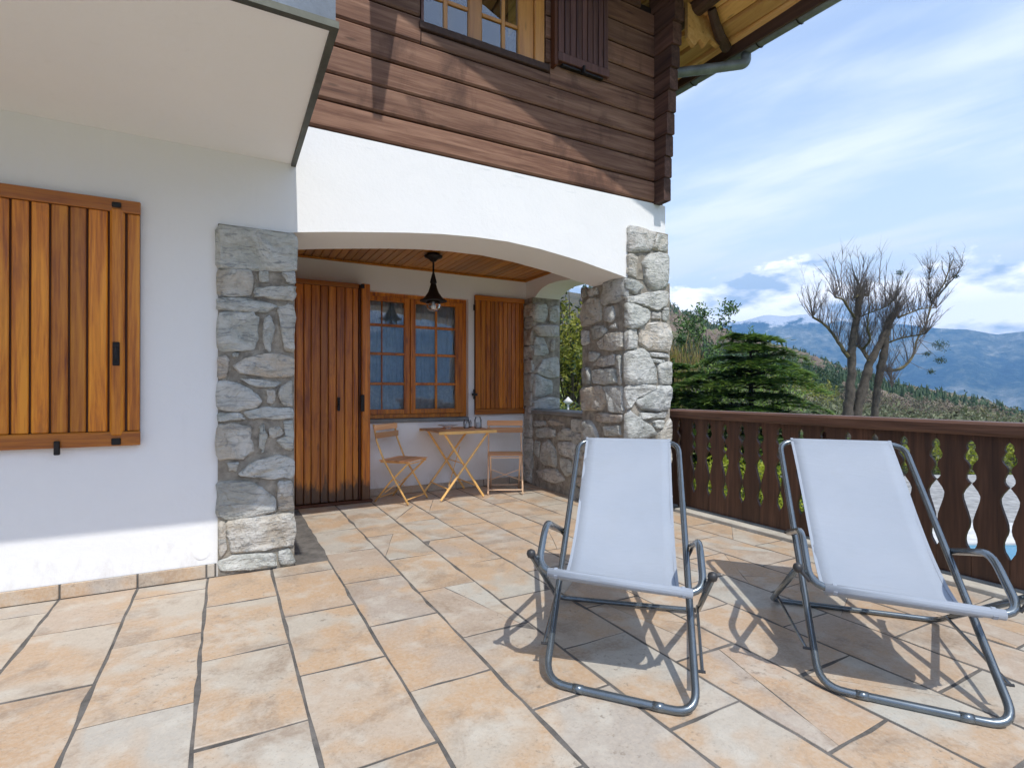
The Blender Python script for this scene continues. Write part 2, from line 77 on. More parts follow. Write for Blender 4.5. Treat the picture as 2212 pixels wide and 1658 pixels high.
TS=[[[18.2,9.9,4.59],[18.58,10.12,5.91]],[[18.41,9.83,4.6],[18.11,9.66,5.6]],[[18.14,9.76,4.56],[17.12,9.54,5.42]],[[18.46,9.72,4.33],[18.26,9.58,5.49]],[[17.52,9.61,4.2],[16.94,9.37,5.04]],[[18.81,9.56,4.67],[19.36,9.75,5.92]],[[16.99,9.67,4.09],[17.9,10.19,5.84]],[[17.19,9.93,4.22],[16.38,9.83,5.18]],[[17.01,9.89,4.16],[17.33,10.44,4.61]],[[17.74,10.16,4.26],[16.39,9.63,5.31]],[[16.66,10.45,3.6],[16.01,9.84,4.52]],[[16.77,10.51,3.62],[16.13,10.29,4.51]],[[16.91,10.62,3.64],[16.97,11.02,4.6]],[[16.49,10.41,3.59],[16.85,11.12,4.49]],[[16.4,10.24,3.59],[16.24,9.77,4.18]],[[16.84,10.34,3.45],[16.03,9.8,3.96]],[[16.79,9.91,3.33],[16.98,9.98,3.92]],[[17.27,10.12,3.38],[16.85,9.59,3.86]],[[17.06,9.58,3.87],[18.21,10.15,5.05]],[[17.47,9.67,4.06],[18.23,10.3,5.19]],[[18.27,9.9,4.6],[18.09,9.32,5.48]],[[18.7,9.17,3.61],[18.76,9.22,4.42]],[[19.03,9.2,3.68],[19.09,9.18,4.62]],[[19.0,9.12,3.63],[19.47,9.02,4.78]],[[19.29,9.4,3.68],[18.6,9.28,4.85]],[[18.89,9.04,3.57],[19.42,9.22,5.11]],[[19.31,8.59,3.8],[19.26,8.55,4.6]],[[19.92,9.1,3.84],[19.56,8.79,4.6]],[[19.34,8.93,3.74],[18.27,8.56,4.23]],[[19.69,8.59,3.86],[19.91,8.71,4.44]],[[19.02,8.5,2.96],[19.78,8.84,3.76]],[[19.5,8.94,2.98],[18.51,8.52,3.49]],[[19.27,9.06,2.95],[19.13,8.93,3.61]],[[19.87,8.79,3.06],[19.61,8.46,3.76]],[[19.07,9.26,2.85],[19.23,9.37,3.49]],[[17.66,9.24,3.62],[17.42,9.11,4.45]],[[18.55,9.5,3.83],[19.06,9.86,5.08]],[[18.22,9.19,3.83],[18.6,9.19,4.72]],[[18.27,9.56,2.87],[18.11,9.21,3.62]],[[17.96,9.46,2.99],[17.66,9.44,3.68]],[[19.29,8.75,2.38],[19.94,8.73,3.02]],[[19.18,8.73,2.34],[19.15,8.75,3.2]],[[19.56,9.07,2.12],[18.21,8.62,2.86]],[[19.58,8.82,2.72],[20.52,8.66,3.64]],[[19.51,8.57,3.27],[19.67,8.19,3.87]],[[20.63,8.52,4.73],[20.2,7.93,4.93]],[[19.95,8.18,4.78],[20.08,8.35,5.36]],[[20.63,8.4,5.11],[19.63,7.99,5.47]],[[20.18,8.21,5.02],[20.45,7.97,5.14]],[[17.4,10.3,3.15],[16.93,10.06,3.79]],[[17.64,10.19,2.79],[16.87,9.61,3.51]],[[17.12,9.89,2.74],[17.4,10.19,3.4]],[[19.36,9.3,3.71],[19.29,8.81,4.08]],[[18.38,9.08,3.9],[18.16,8.81,4.75]],[[18.65,9.28,3.91],[18.1,8.97,5.13]],[[18.56,9.64,3.81],[18.72,9.82,4.52]]]
HILL=[[42.77,0.1724],[48.11,0.1264],[51.15,0.098],[56.91,0.0634],[60.23,0.0457],[63.89,0.021],[68.33,0.003],[70.35,-0.0062],[72.35,-0.0236]]
MTN=[[46.45,0.1194],[49.34,0.118],[51.91,0.1207],[53.98,0.1297],[55.66,0.1247],[57.18,0.1267],[61.38,0.1125],[64.75,0.1009],[67.26,0.0914],[69.06,0.0877],[70.82,0.0782],[71.6,0.0798],[72.36,0.0806]]
# ------------------------------------------------------------------ materials
def rgb(c): return (c[0],c[1],c[2],1)
def newmat(name):
    m=bpy.data.materials.new(name); m.use_nodes=True; nt=m.node_tree; nt.nodes.clear()
    o=nt.nodes.new('ShaderNodeOutputMaterial'); b=nt.nodes.new('ShaderNodeBsdfPrincipled'); nt.links.new(b.outputs[0],o.inputs['Surface'])
    return m,nt,b
def nd(nt,t,**k):
    n=nt.nodes.new(t)
    for a,v in k.items():
        if a in n.inputs: n.inputs[a].default_value=v
        else: setattr(n,a,v)
    return n
def coords(nt,scale=(1,1,1),rnd=0.,rot=(0,0,0)):
    tc=nt.nodes.new('ShaderNodeTexCoord'); v=tc.outputs['Object']
    if rnd:
        oi=nt.nodes.new('ShaderNodeObjectInfo'); mu=nt.nodes.new('ShaderNodeMath'); mu.operation='MULTIPLY'; mu.inputs[1].default_value=rnd
        nt.links.new(oi.outputs['Random'],mu.inputs[0]); ad=nt.nodes.new('ShaderNodeVectorMath'); ad.operation='ADD'
        nt.links.new(v,ad.inputs[0]); nt.links.new(mu.outputs[0],ad.inputs[1]); v=ad.outputs[0]
    mp=nt.nodes.new('ShaderNodeMapping'); mp.inputs['Scale'].default_value=scale; mp.inputs['Rotation'].default_value=rot
    nt.links.new(v,mp.inputs[0]); return mp.outputs[0]
def nz(nt,vec,scale,detail=4,rough=.55,dist=0):
    n=nt.nodes.new('ShaderNodeTexNoise'); n.inputs['Scale'].default_value=scale; n.inputs['Detail'].default_value=detail; n.inputs['Roughness'].default_value=rough; n.inputs['Distortion'].default_value=dist
    if vec: nt.links.new(vec,n.inputs['Vector'])
    return n.outputs['Fac']
def ramp(nt,fac,stops):
    r=nt.nodes.new('ShaderNodeValToRGB'); e=r.color_ramp.elements
    e[0].position=stops[0][0]; e[0].color=rgb(stops[0][1]); e[1].position=stops[-1][0]; e[1].color=rgb(stops[-1][1])
    for p,c in stops[1:-1]:
        x=e.new(p); x.color=rgb(c)
    nt.links.new(fac,r.inputs[0]); return r.outputs[0]
def mix(nt,fac,a,b,mode='MIX'):
    m=nt.nodes.new('ShaderNodeMixRGB'); m.blend_type=mode
    for i,v in ((0,fac),(1,a),(2,b)):
        if hasattr(v,'links') or hasattr(v,'is_linked'): nt.links.new(v,m.inputs[i])
        elif isinstance(v,(int,float)): m.inputs[i].default_value=v
        else: m.inputs[i].default_value=rgb(v)
    return m.outputs[0]
def mrange(nt,f,a,b,c=0,d=1):
    m=nt.nodes.new('ShaderNodeMapRange'); nt.links.new(f,m.inputs['Value'])
    m.inputs['From Min'].default_value=a; m.inputs['From Max'].default_value=b; m.inputs['To Min'].default_value=c; m.inputs['To Max'].default_value=d
    return m.outputs[0]
def bump(nt,b,h,strength,dist,prev=None):
    n=nt.nodes.new('ShaderNodeBump'); n.inputs['Strength'].default_value=strength; n.inputs['Distance'].default_value=dist
    nt.links.new(h,n.inputs['Height'])
    if prev: nt.links.new(prev,n.inputs['Normal'])
    nt.links.new(n.outputs[0],b.inputs['Normal']); return n.outputs[0]
def wood(name,stops,axis='z',rough=.5,coat=0.,stain=None,freq=1.,bumps=.3,lowdirt=None):
    m,nt,b=newmat(name)
    s={'x':(1.2,22,22),'y':(22,1.2,22),'z':(22,22,1.2)}[axis]; s=tuple(t*freq for t in s)
    v=coords(nt,s,7.3); g=nz(nt,v,1.0,5,.6,.6)
    v2=coords(nt,tuple(t*4 for t in s),3.1); g2=nz(nt,v2,1.0,3,.6,0)
    f=mix(nt,.3,g,g2)
    c=ramp(nt,f,stops)
    oi=nt.nodes.new('ShaderNodeObjectInfo'); tint=mrange(nt,oi.outputs['Random'],0,1,.66,1.16)
    cb=nt.nodes.new('ShaderNodeCombineXYZ'); 
    for i in range(3): nt.links.new(tint,cb.inputs[i])
    c=mix(nt,1.,c,cb.outputs[0],'MULTIPLY')
    if stain:
        v3=coords(nt,(2.2,2.2,1.1),2.7); st=nz(nt,v3,1.3,5,.65,.4); c=mix(nt,mrange(nt,st,stain[1],stain[1]+.16,0,stain[2]),c,stain[0])
    if lowdirt:
        tc=nt.nodes.new('ShaderNodeTexCoord'); sp=nt.nodes.new('ShaderNodeSeparateXYZ'); gm=nt.nodes.new('ShaderNodeNewGeometry'); nt.links.new(gm.outputs['Position'],sp.inputs[0])
        lo=nz(nt,coords(nt,(9,9,2.4),4.4),1.,5,.65,.3); a=mrange(nt,sp.outputs['Z'],lowdirt[0],lowdirt[1],.34,-.25)
        sm_=nt.nodes.new('ShaderNodeMath'); sm_.operation='ADD'; nt.links.new(lo,sm_.inputs[0]); nt.links.new(a,sm_.inputs[1])
        c=mix(nt,mrange(nt,sm_.outputs[0],.50,.66,0,.9),c,(.035,.014,.006))
    # knots
    v4=coords(nt,{'x':(2.2,9,9),'y':(9,2.2,9),'z':(9,9,2.2)}[axis],5.)
    vo=nt.nodes.new('ShaderNodeTexVoronoi'); vo.inputs['Scale'].default_value=1.; nt.links.new(v4,vo.inputs['Vector'])
    c=mix(nt,mrange(nt,vo.outputs['Distance'],.05,.13,.55,0),c,tuple(t*.35 for t in stops[0][1]))
    nt.links.new(c,b.inputs['Base Color']); b.inputs['Roughness'].default_value=rough
    b.inputs['Coat Weight'].default_value=coat; b.inputs['Coat Roughness'].default_value=.25
    bump(nt,b,f,bumps,.004); return m
def plain(name,c,rough=.5,metal=0.,var=.12,scale=9.,bumps=.1,bd=.002,coat=0):
    m,nt,b=newmat(name); v=coords(nt,(1,1,1),5.)
    f=nz(nt,v,scale,5,.6); nt.links.new(ramp(nt,f,[(.3,tuple(t*(1-var) for t in c)),(.7,tuple(min(1,t*(1+var)) for t in c))]),b.inputs['Base Color'])
    b.inputs['Roughness'].default_value=rough; b.inputs['Metallic'].default_value=metal; b.inputs['Coat Weight'].default_value=coat
    bump(nt,b,nz(nt,v,scale*12,3),bumps,bd); return m
def plaster():
    m,nt,b=newmat('white_plaster'); v=coords(nt)
    f=nz(nt,v,1.1,4); f2=nz(nt,v,45,4,.6)
    c=ramp(nt,f,[(.3,(.78,.785,.79)),(.7,(.815,.815,.815))])
    # thin weather streaks right under the timber wall
    vs_=coords(nt,(1.4,1,10)); s=nz(nt,vs_,2.0,6,.65,.8)
    sep=nt.nodes.new('ShaderNodeSeparateXYZ'); tc=nt.nodes.new('ShaderNodeTexCoord'); nt.links.new(tc.outputs['Object'],sep.inputs[0])
    a=mrange(nt,sep.outputs['Z'],2.86,2.97,0,1); b2=mrange(nt,s,.62,.70,0,.35)
    mu=nt.nodes.new('ShaderNodeMath'); mu.operation='MULTIPLY'; nt.links.new(a,mu.inputs[0]); nt.links.new(b2,mu.inputs[1])
    c=mix(nt,mu.outputs[0],c,(.45,.5,.55))
    sp=nz(nt,coords(nt,(3,3,1.5)),4.,7,.7,.3); dz=mrange(nt,sep.outputs['Z'],.05,.40,.22,-.12)
    ms=nt.nodes.new('ShaderNodeMath'); ms.operation='ADD'; nt.links.new(sp,ms.inputs[0]); nt.links.new(dz,ms.inputs[1])
    c=mix(nt,mrange(nt,ms.outputs[0],.62,.80,0,.35),c,(.52,.47,.40))
    run=nz(nt,coords(nt,(9,9,.7)),1.6,6,.65,.2); c=mix(nt,mrange(nt,run,.60,.74,0,.10),c,(.50,.50,.48))
    nt.links.new(c,b.inputs['Base Color']); b.inputs['Roughness'].default_value=.85
    f4=nz(nt,v,9,4,.6,.5); n=bump(nt,b,f2,.35,.004); n=bump(nt,b,f4,.35,.008,n); bump(nt,b,f,.3,.04,n); return m
def tile_mat():
    m,nt,b=newmat('sandstone_tile'); v=coords(nt,(1,1,1),13.)
    big=nz(nt,v,2.1,3,.5,.3); mid=nz(nt,v,7,5,.6); fine=nz(nt,v,60,4,.65)
    oi=nt.nodes.new('ShaderNodeObjectInfo')
    base=ramp(nt,oi.outputs['Random'],[(0,(.41,.395,.35)),(.22,(.48,.415,.335)),(.45,(.46,.355,.265)),(.62,(.385,.325,.275)),(.8,(.47,.455,.405)),(1,(.46,.335,.24))])
    warm=mix(nt,mrange(nt,big,.45,.56,0,.85),base,(.485,.325,.195))
    c=mix(nt,mrange(nt,mid,.50,.66,0,.6),warm,(.55,.52,.455))
    vn=nz(nt,coords(nt,(1,1,1),8.),4.5,7,.6,2.2); c=mix(nt,mrange(nt,vn,.485,.50,0,.32),c,mix(nt,mrange(nt,vn,.50,.515,0,1),(.33,.27,.21),c))
    v5=coords(nt,(1,1,1),4.1); br=nz(nt,v5,3.2,6,.65,.5)
    c=mix(nt,mrange(nt,br,.52,.64,0,.75),c,(.30,.225,.165))
    pit=nz(nt,v5,34,5,.7); area=nz(nt,v5,2.7,2)
    pm=nt.nodes.new('ShaderNodeMath'); pm.operation='MULTIPLY'; nt.links.new(mrange(nt,pit,.58,.66,0,.75),pm.inputs[0]); nt.links.new(mrange(nt,area,.47,.6,0,1),pm.inputs[1])
    c=mix(nt,pm.outputs[0],c,(.20,.165,.13))
    c=mix(nt,mrange(nt,fine,.42,.66,0,.35),c,(.58,.51,.42)); sp2=nz(nt,v5,110,3,.6); c=mix(nt,mrange(nt,sp2,.58,.70,0,.4),c,(.26,.20,.15))
    nt.links.new(c,b.inputs['Base Color']); b.inputs['Roughness'].default_value=.48
    n=bump(nt,b,mid,.5,.008); n2=bump(nt,b,fine,.4,.002,n); bump(nt,b,pm.outputs[0],-.4,.003,n2); return m
def stone_mat():
    m,nt,b=newmat('grey_green_stone'); v=coords(nt,(1,1,1),9.)
    big=nz(nt,v,5,5,.6,.6); vv=coords(nt,(5,5,22),9.,(.5,.35,0)); vein=nz(nt,vv,1.5,6,.65,1.2); fine=nz(nt,v,38,5,.7)
    oi=nt.nodes.new('ShaderNodeObjectInfo')
    base=ramp(nt,oi.outputs['Random'],[(0,(.42,.44,.40)),(.25,(.54,.535,.49)),(.45,(.34,.355,.33)),(.62,(.52,.455,.37)),(.8,(.43,.455,.425)),(.92,(.56,.55,.52)),(1,(.50,.40,.30))])
    c=mix(nt,mrange(nt,big,.44,.60,0,.7),base,(.64,.64,.61)); bl=nz(nt,coords(nt,(1,1,1),6.),13,5,.7,.8); c=mix(nt,mrange(nt,bl,.52,.68,0,.5),c,(.23,.24,.225))
    c=mix(nt,mrange(nt,vein,.53,.64,0,.7),c,(.17,.19,.20))
    c=mix(nt,mrange(nt,fine,.5,.75,0,.35),c,(.55,.55,.52))
    nt.links.new(c,b.inputs['Base Color']); b.inputs['Roughness'].default_value=.8
    n=bump(nt,b,big,1.,.09); n2=bump(nt,b,vein,.9,.018,n); bump(nt,b,fine,.7,.006,n2); return m
M={}
M['plaster']=plaster(); M['tile']=tile_mat(); M['stone']=stone_mat()
M['grout']=plain('grey_grout',(.125,.115,.105),.9,0,.45,11,.9,.004)
M['mortar']=plain('stone_mortar',(.40,.36,.30),.95,0,.45,14,1.,.02)
M['pine']=wood('varnished_pine',[(.34,(.24,.055,.002)),(.47,(.52,.16,.005)),(.62,(.74,.28,.014))],'z',.42,.2,((.17,.045,.010),.60,.75))
M['pine_x']=wood('varnished_pine_rail',[(.34,(.22,.05,.002)),(.48,(.44,.135,.005)),(.66,(.58,.21,.011))],'x',.42,.25,((.13,.035,.012),.62,.6))
M['pine_red']=wood('red_brown_varnished_pine',[(.34,(.20,.042,.002)),(.48,(.47,.135,.005)),(.64,(.68,.24,.012))],'z',.4,.25,((.12,.028,.008),.56,.7),1.,.3,(.05,.42))
M['pine_red_x']=wood('red_brown_varnished_rail',[(.34,(.24,.058,.003)),(.5,(.44,.135,.006)),(.68,(.56,.20,.012))],'x',.4,.25)
M['groove']=plain('dark_groove_wood',(.085,.022,.004),.6)
M['ceil']=wood('ceiling_plank_pine',[(.3,(.32,.10,.010)),(.5,(.46,.17,.016)),(.7,(.58,.25,.03))],'y',.4,.2)
M['log']=wood('weathered_larch_board',[(.32,(.07,.028,.016)),(.47,(.165,.078,.047)),(.66,(.28,.155,.10))],'x',.8,0,((.06,.025,.015),.53,.75),.8,.8)
M['log_y']=wood('weathered_larch_end',[(.34,(.04,.016,.010)),(.5,(.09,.040,.026)),(.66,(.15,.075,.052))],'y',.8,0,None,.8,.6)
M['gap']=plain('dark_board_gap',(.018,.010,.008),.9)
M['brownshut']=wood('red_brown_stained_wood',[(.34,(.06,.022,.016)),(.5,(.125,.053,.042)),(.66,(.18,.085,.068))],'z',.6,.05)
M['honey']=wood('honey_window_wood',[(.3,(.34,.12,.015)),(.5,(.48,.20,.03)),(.7,(.58,.27,.05))],'z',.35,.4)
M['soffit']=wood('pale_soffit_board',[(.3,(.50,.24,.07)),(.5,(.68,.38,.13)),(.7,(.78,.50,.22))],'y',.55,.0,((.25,.09,.02),.55,.75),.7)
M['darkwood']=wood('dark_beam_wood',[(.3,(.045,.02,.012)),(.5,(.075,.035,.022)),(.7,(.11,.055,.035))],'y',.7)
M['balu']=wood('dark_brown_baluster_wood',[(.34,(.036,.013,.006)),(.5,(.078,.031,.015)),(.66,(.125,.056,.029))],'z',.6,.05)
M['rail']=wood('dark_brown_rail_wood',[(.34,(.07,.027,.013)),(.5,(.14,.061,.033)),(.66,(.21,.105,.062))],'y',.55,.05)
M['zinc']=plain('zinc_gutter',(.20,.225,.245),.5,.35,.3,7,.2)
M['flash']=plain('olive_metal_edge',(.075,.078,.062),.5,.5,.3,9)
M['iron']=plain('black_iron',(.022,.019,.018),.5,.6,.3,20)
M['tube']=plain('grey_metal_tube',(.165,.195,.22),.27,.75,.12,14,.05,.0005,.3)
M['cap']=plain('black_plastic_cap',(.03,.03,.032),.45)
M['kerb']=plain('pale_concrete_kerb',(.50,.47,.41),.85,0,.2,5,.5,.004)
M['slabgrey']=plain('grey_stone_cap',(.22,.22,.21),.7,0,.25,5,.5,.004)
M['parapet']=plain('blue_grey_stained_concrete',(.17,.20,.245),.8,0,.3,4,.5,.005)
M['bistro']=wood('orange_oiled_acacia',[(.3,(.66,.31,.13)),(.5,(.80,.42,.20)),(.7,(.86,.52,.28))],'x',.5)
M['yellow']=plain('mustard_painted_steel',(.86,.52,.18),.4,.1,.12,15)
M['peach']=plain('peach_painted_steel',(.86,.60,.40),.4,.1,.1,15)
M['white']=plain('white_ceramic',(.72,.72,.72),.2,0,.04)
def fabric(dark=1.):
    m,nt,b=newmat('pale_blue_grey_mesh_fabric'); v=coords(nt)
    f=nz(nt,v,2.2,4); tc=nt.nodes.new('ShaderNodeTexCoord')
    c=ramp(nt,f,[(.3,(.375,.43,.515)),(.7,(.425,.475,.555))])
    w=nt.nodes.new('ShaderNodeTexWave'); w.inputs['Scale'].default_value=160; w.bands_direction='X'; nt.links.new(tc.outputs['Object'],w.inputs['Vector'])
    w2=nt.nodes.new('ShaderNodeTexWave'); w2.inputs['Scale'].default_value=70; w2.bands_direction='Y'; nt.links.new(tc.outputs['Object'],w2.inputs['Vector'])
    c=mix(nt,.16,c,w.outputs['Color'],'MULTIPLY'); c=mix(nt,.12,c,w2.outputs['Color'],'MULTIPLY'); st_=nz(nt,coords(nt,(1,1,1)),6,6,.7); c=mix(nt,mrange(nt,st_,.56,.74,0,.22),c,(.34,.36,.38))
    nt.links.new(c,b.inputs['Base Color']); b.inputs['Roughness'].default_value=.7; b.inputs['Sheen Weight'].default_value=.15
    tr=nt.nodes.new('ShaderNodeBsdfTranslucent'); nt.links.new(c,tr.inputs[0]); mx=nt.nodes.new('ShaderNodeMixShader'); mx.inputs[0].default_value=.14
    nt.links.new(b.outputs[0],mx.inputs[1]); nt.links.new(tr.outputs[0],mx.inputs[2])
    nt.links.new(mx.outputs[0],[n for n in nt.nodes if n.type=='OUTPUT_MATERIAL'][0].inputs['Surface'])
    wr=nz(nt,coords(nt,(3.0,11,11)),1.5,4,.6,.8); n=bump(nt,b,w.outputs['Fac'],.3,.0008); bump(nt,b,wr,.5,.010,n); return m
M['fabric']=fabric()
def glassmat(name,ior=2.7,tint=(.9,.95,.97)):
    m=bpy.data.materials.new(name); m.use_nodes=True; nt=m.node_tree; nt.nodes.clear()
    o=nt.nodes.new('ShaderNodeOutputMaterial'); g=nt.nodes.new('ShaderNodeBsdfGlossy'); g.inputs['Roughness'].default_value=.0
    t=nt.nodes.new('ShaderNodeBsdfTransparent'); t.inputs[0].default_value=rgb(tint)
    fr=nt.nodes.new('ShaderNodeFresnel'); fr.inputs['IOR'].default_value=ior; mx=nt.nodes.new('ShaderNodeMixShader')
    wv=nz(nt,coords(nt),2.2,2); bn=nt.nodes.new('ShaderNodeBump'); bn.inputs['Strength'].default_value=.04; bn.inputs['Distance'].default_value=.02
    nt.links.new(wv,bn.inputs['Height']); nt.links.new(bn.outputs[0],g.inputs['Normal'])
    nt.links.new(fr.outputs[0],mx.inputs[0]); nt.links.new(t.outputs[0],mx.inputs[1]); nt.links.new(g.outputs[0],mx.inputs[2]); nt.links.new(mx.outputs[0],o.inputs['Surface']); return m
M['glass']=glassmat('window_glass'); 
M['clear']=glassmat('clear_glass',1.45,(.96,.97,.97))
M['curtain']=plain('white_net_curtain',(.80,.83,.88),.9,0,.12,14)
M['lace']=plain('white_lace',(.85,.87,.90),.9,0,.25,30)
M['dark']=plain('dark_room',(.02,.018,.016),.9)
def leafmat(name,a,b_,trans=.25,rough=.55):
    m,nt,b=newmat(name); v=coords(nt); f=nz(nt,v,.9,3); f2=nz(nt,v,9,3,.7); ff=mix(nt,.5,f,f2)
    c=ramp(nt,ff,[(.36,a),(.62,b_)]); nt.links.new(c,b.inputs['Base Color']); b.inputs['Roughness'].default_value=rough
    tr=nt.nodes.new('ShaderNodeBsdfTranslucent'); nt.links.new(c,tr.inputs[0]); mx=nt.nodes.new('ShaderNodeMixShader'); mx.inputs[0].default_value=trans
    nt.links.new(b.outputs[0],mx.inputs[1]); nt.links.new(tr.outputs[0],mx.inputs[2])
    nt.links.new(mx.outputs[0],[n for n in nt.nodes if n.type=='OUTPUT_MATERIAL'][0].inputs['Surface']); return m
M['cedar']=leafmat('cedar_needles',(.05,.13,.04),(.17,.29,.06),.2)
M['cedar_tip']=leafmat('cedar_fresh_needles',(.13,.25,.05),(.30,.40,.08),.25)
M['willow']=leafmat('yellow_green_leaves',(.16,.19,.025),(.34,.33,.05),.4)
M['amber']=leafmat('amber_twigs',(.20,.15,.05),(.32,.23,.09),.2)
M['lime']=leafmat('lime_leaves',(.22,.28,.02),(.46,.50,.05),.4)
M['darkleaf']=leafmat('dark_green_leaves',(.02,.045,.015),(.06,.11,.03),.2)
M['scrub']=leafmat('grey_green_scrub',(.10,.12,.06),(.22,.23,.12),.2)
M['wood_brown']=leafmat('bare_brown_wood',(.075,.062,.045),(.19,.145,.105),.0,.9)
M['bark']=plain('grey_brown_bark',(.085,.070,.055),.9,0,.5,7,.9,.02)
M['bark_moss']=plain('mossy_bark',(.12,.10,.045),.9,0,.6,5,.9,.02)
M['twig']=plain('grey_twig',(.115,.095,.085),.9,0,.3,9)
M['gravel']=plain('pale_grey_paving',(.30,.30,.295),.9,0,.45,3.5,.8,.02)
M['coping']=plain('white_pool_coping',(.58,.58,.57),.7,0,.2,4)
M['grass']=leafmat('grass_ground',(.09,.13,.03),(.20,.24,.05),.0,.9)
def farleaf(name,stops):
    m,nt,b=newmat(name); v=coords(nt); f=nz(nt,v,.035,4,.6); f2=nz(nt,v,.6,3,.7); c=ramp(nt,mix(nt,.12,f,f2),stops); nt.links.new(c,b.inputs['Base Color']); b.inputs['Roughness'].default_value=.95; return m
M['far_a']=farleaf('mixed_far_foliage',[(.36,(.035,.055,.022)),(.46,(.11,.095,.06)),(.54,(.15,.15,.07)),(.64,(.22,.19,.14))])
M['far_b']=farleaf('bare_far_twigs',[(.36,(.10,.075,.055)),(.5,(.19,.145,.11)),(.64,(.13,.135,.06))])
def water():
    m,nt,b=newmat('pool_water'); b.inputs['Base Color'].default_value=(.02,.20,.33,1); b.inputs['Roughness'].default_value=.06
    bump(nt,b,nz(nt,coords(nt),5,3),.15,.03); return m
M['water']=water()
# ------------------------------------------------------------------ helpers
COL=scene.collection
def wloc(o):
    v=Vector((0,0,0))
    while o: v+=o.location; o=o.parent
    return v
def link(name,verts,faces,mat,parent=None,smooth=False,local=False,kind=None,mats=None,fm=None):
    me=bpy.data.meshes.new(name)
    off=wloc(parent) if (parent and not local) else Vector((0,0,0))
    me.from_pydata([tuple(Vector(v)-off) for v in verts],[],faces); 
    for mm in (mats or [mat]): me.materials.append(mm)
    if fm: me.polygons.foreach_set('material_index',fm)
    if smooth: me.polygons.foreach_set('use_smooth',[True]*len(me.polygons))
    me.update()
    o=bpy.data.objects.new(name,me); COL.objects.link(o)
    if parent: o.parent=parent
    if kind: o['kind']=kind
    return o
def empty(name,label,cat,loc=(0,0,0),rz=0,group=None):
    o=bpy.data.objects.new(name,None); COL.objects.link(o); o.location=loc; o.rotation_euler=(0,0,rz); o.empty_display_size=.1
    o['label']=label; o['category']=cat
    if group:o['group']=group
    return o
def sub(name,parent):
    o=bpy.data.objects.new(name,None); COL.objects.link(o); o.parent=parent; return o
def tag(o,label,cat,group=None,kind=None):
    o['label']=label; o['category']=cat
    if group:o['group']=group
    if kind:o['kind']=kind
    return o
class MB:
    def __init__(s): s.v=[];s.f=[]
    def add(s,v,f):
        n=len(s.v); s.v+=[Vector(p) for p in v]; s.f+=[tuple(i+n for i in q) for q in f]; return s
    def box(s,x0,x1,y0,y1,z0,z1,b=0.):
        if b<=0:
            v=[(x,y,z) for x in (x0,x1) for y in (y0,y1) for z in (z0,z1)]
            return s.add(v,[(0,1,3,2),(4,6,7,5),(0,4,5,1),(2,3,7,6),(0,2,6,4),(1,5,7,3)])
        # chamfered box
        b=min(b,(x1-x0)*.45,(y1-y0)*.45,(z1-z0)*.45)
        V=[];F=[]
        X=(x0,x1);Y=(y0,y1);Z=(z0,z1);idx={}
        for i in (0,1):
            for j in (0,1):
                for k in (0,1):
                    sx=b if i==0 else -b; sy=b if j==0 else -b; sz=b if k==0 else -b
                    for ax,p in enumerate(((X[i],Y[j]+sy,Z[k]+sz),(X[i]+sx,Y[j],Z[k]+sz),(X[i]+sx,Y[j]+sy,Z[k]))):
                        idx[(i,j,k,ax)]=len(V);V.append(p)
        for i in (0,1):
            q=[idx[(i,j,k,0)] for j,k in ((0,0),(0,1),(1,1),(1,0))]; F.append(tuple(q if i==0 else q[::-1]))
            q=[idx[(j,i,k,1)] for j,k in ((0,0),(1,0),(1,1),(0,1))]; F.append(tuple(q if i==0 else q[::-1]))
            q=[idx[(j,k,i,2)] for j,k in ((0,0),(0,1),(1,1),(1,0))]; F.append(tuple(q if i==0 else q[::-1]))
        for j in (0,1):
            for k in (0,1):
                F.append((idx[(0,j,k,1)],idx[(1,j,k,1)],idx[(1,j,k,2)],idx[(0,j,k,2)]))
                F.append((idx[(j,0,k,0)],idx[(j,1,k,0)],idx[(j,1,k,2)],idx[(j,0,k,2)]))
                F.append((idx[(j,k,0,0)],idx[(j,k,1,0)],idx[(j,k,1,1)],idx[(j,k,0,1)]))
        for i in (0,1):
            for j in (0,1):
                for k in (0,1): F.append(tuple(idx[(i,j,k,a)] for a in (0,1,2)))
        return s.add(V,F)
    def prism(s,poly,ax,a0,a1):
        # poly in the two other axes (in order), extruded along ax
        n=len(poly)
        def P(p,a):
            if ax==0: return (a,p[0],p[1])
            if ax==1: return (p[0],a,p[1])
            return (p[0],p[1],a)
        v=[P(p,a0) for p in poly]+[P(p,a1) for p in poly]
        f=[tuple(range(n)),tuple(range(2*n-1,n-1,-1))]+[(i,i+n,(i+1)%n+n,(i+1)%n) for i in range(n)]
        return s.add(v,f)
    def tube(s,pts,r,n=10,cap=True,closed=False):
        pts=[Vector(p) for p in pts]; m=len(pts); rr=r if isinstance(r,(list,tuple)) else [r]*m
        T=[]
        for i in range(m):
            a=pts[(i-1)%m] if (closed or i>0) else pts[i]; b=pts[(i+1)%m] if (closed or i<m-1) else pts[i]
            T.append((b-a).normalized())
        up=Vector((0,0,1)) if abs(T[0].z)<.9 else Vector((1,0,0))
        nrm=(up-T[0]*up.dot(T[0])).normalized(); V=[];F=[]
        for i in range(m):
            nrm=(nrm-T[i]*nrm.dot(T[i])).normalized(); bi=T[i].cross(nrm)
            for k in range(n):
                a=2*math.pi*k/n; V.append(pts[i]+(nrm*math.cos(a)+bi*math.sin(a))*rr[i])
        for i in range(m if closed else m-1):
            j=(i+1)%m
            for k in range(n): F.append((i*n+k,i*n+(k+1)%n,j*n+(k+1)%n,j*n+k))
        if cap and not closed:
            F.append(tuple(range(n-1,-1,-1))); F.append(tuple((m-1)*n+k for k in range(n)))
        return s.add(V,F)
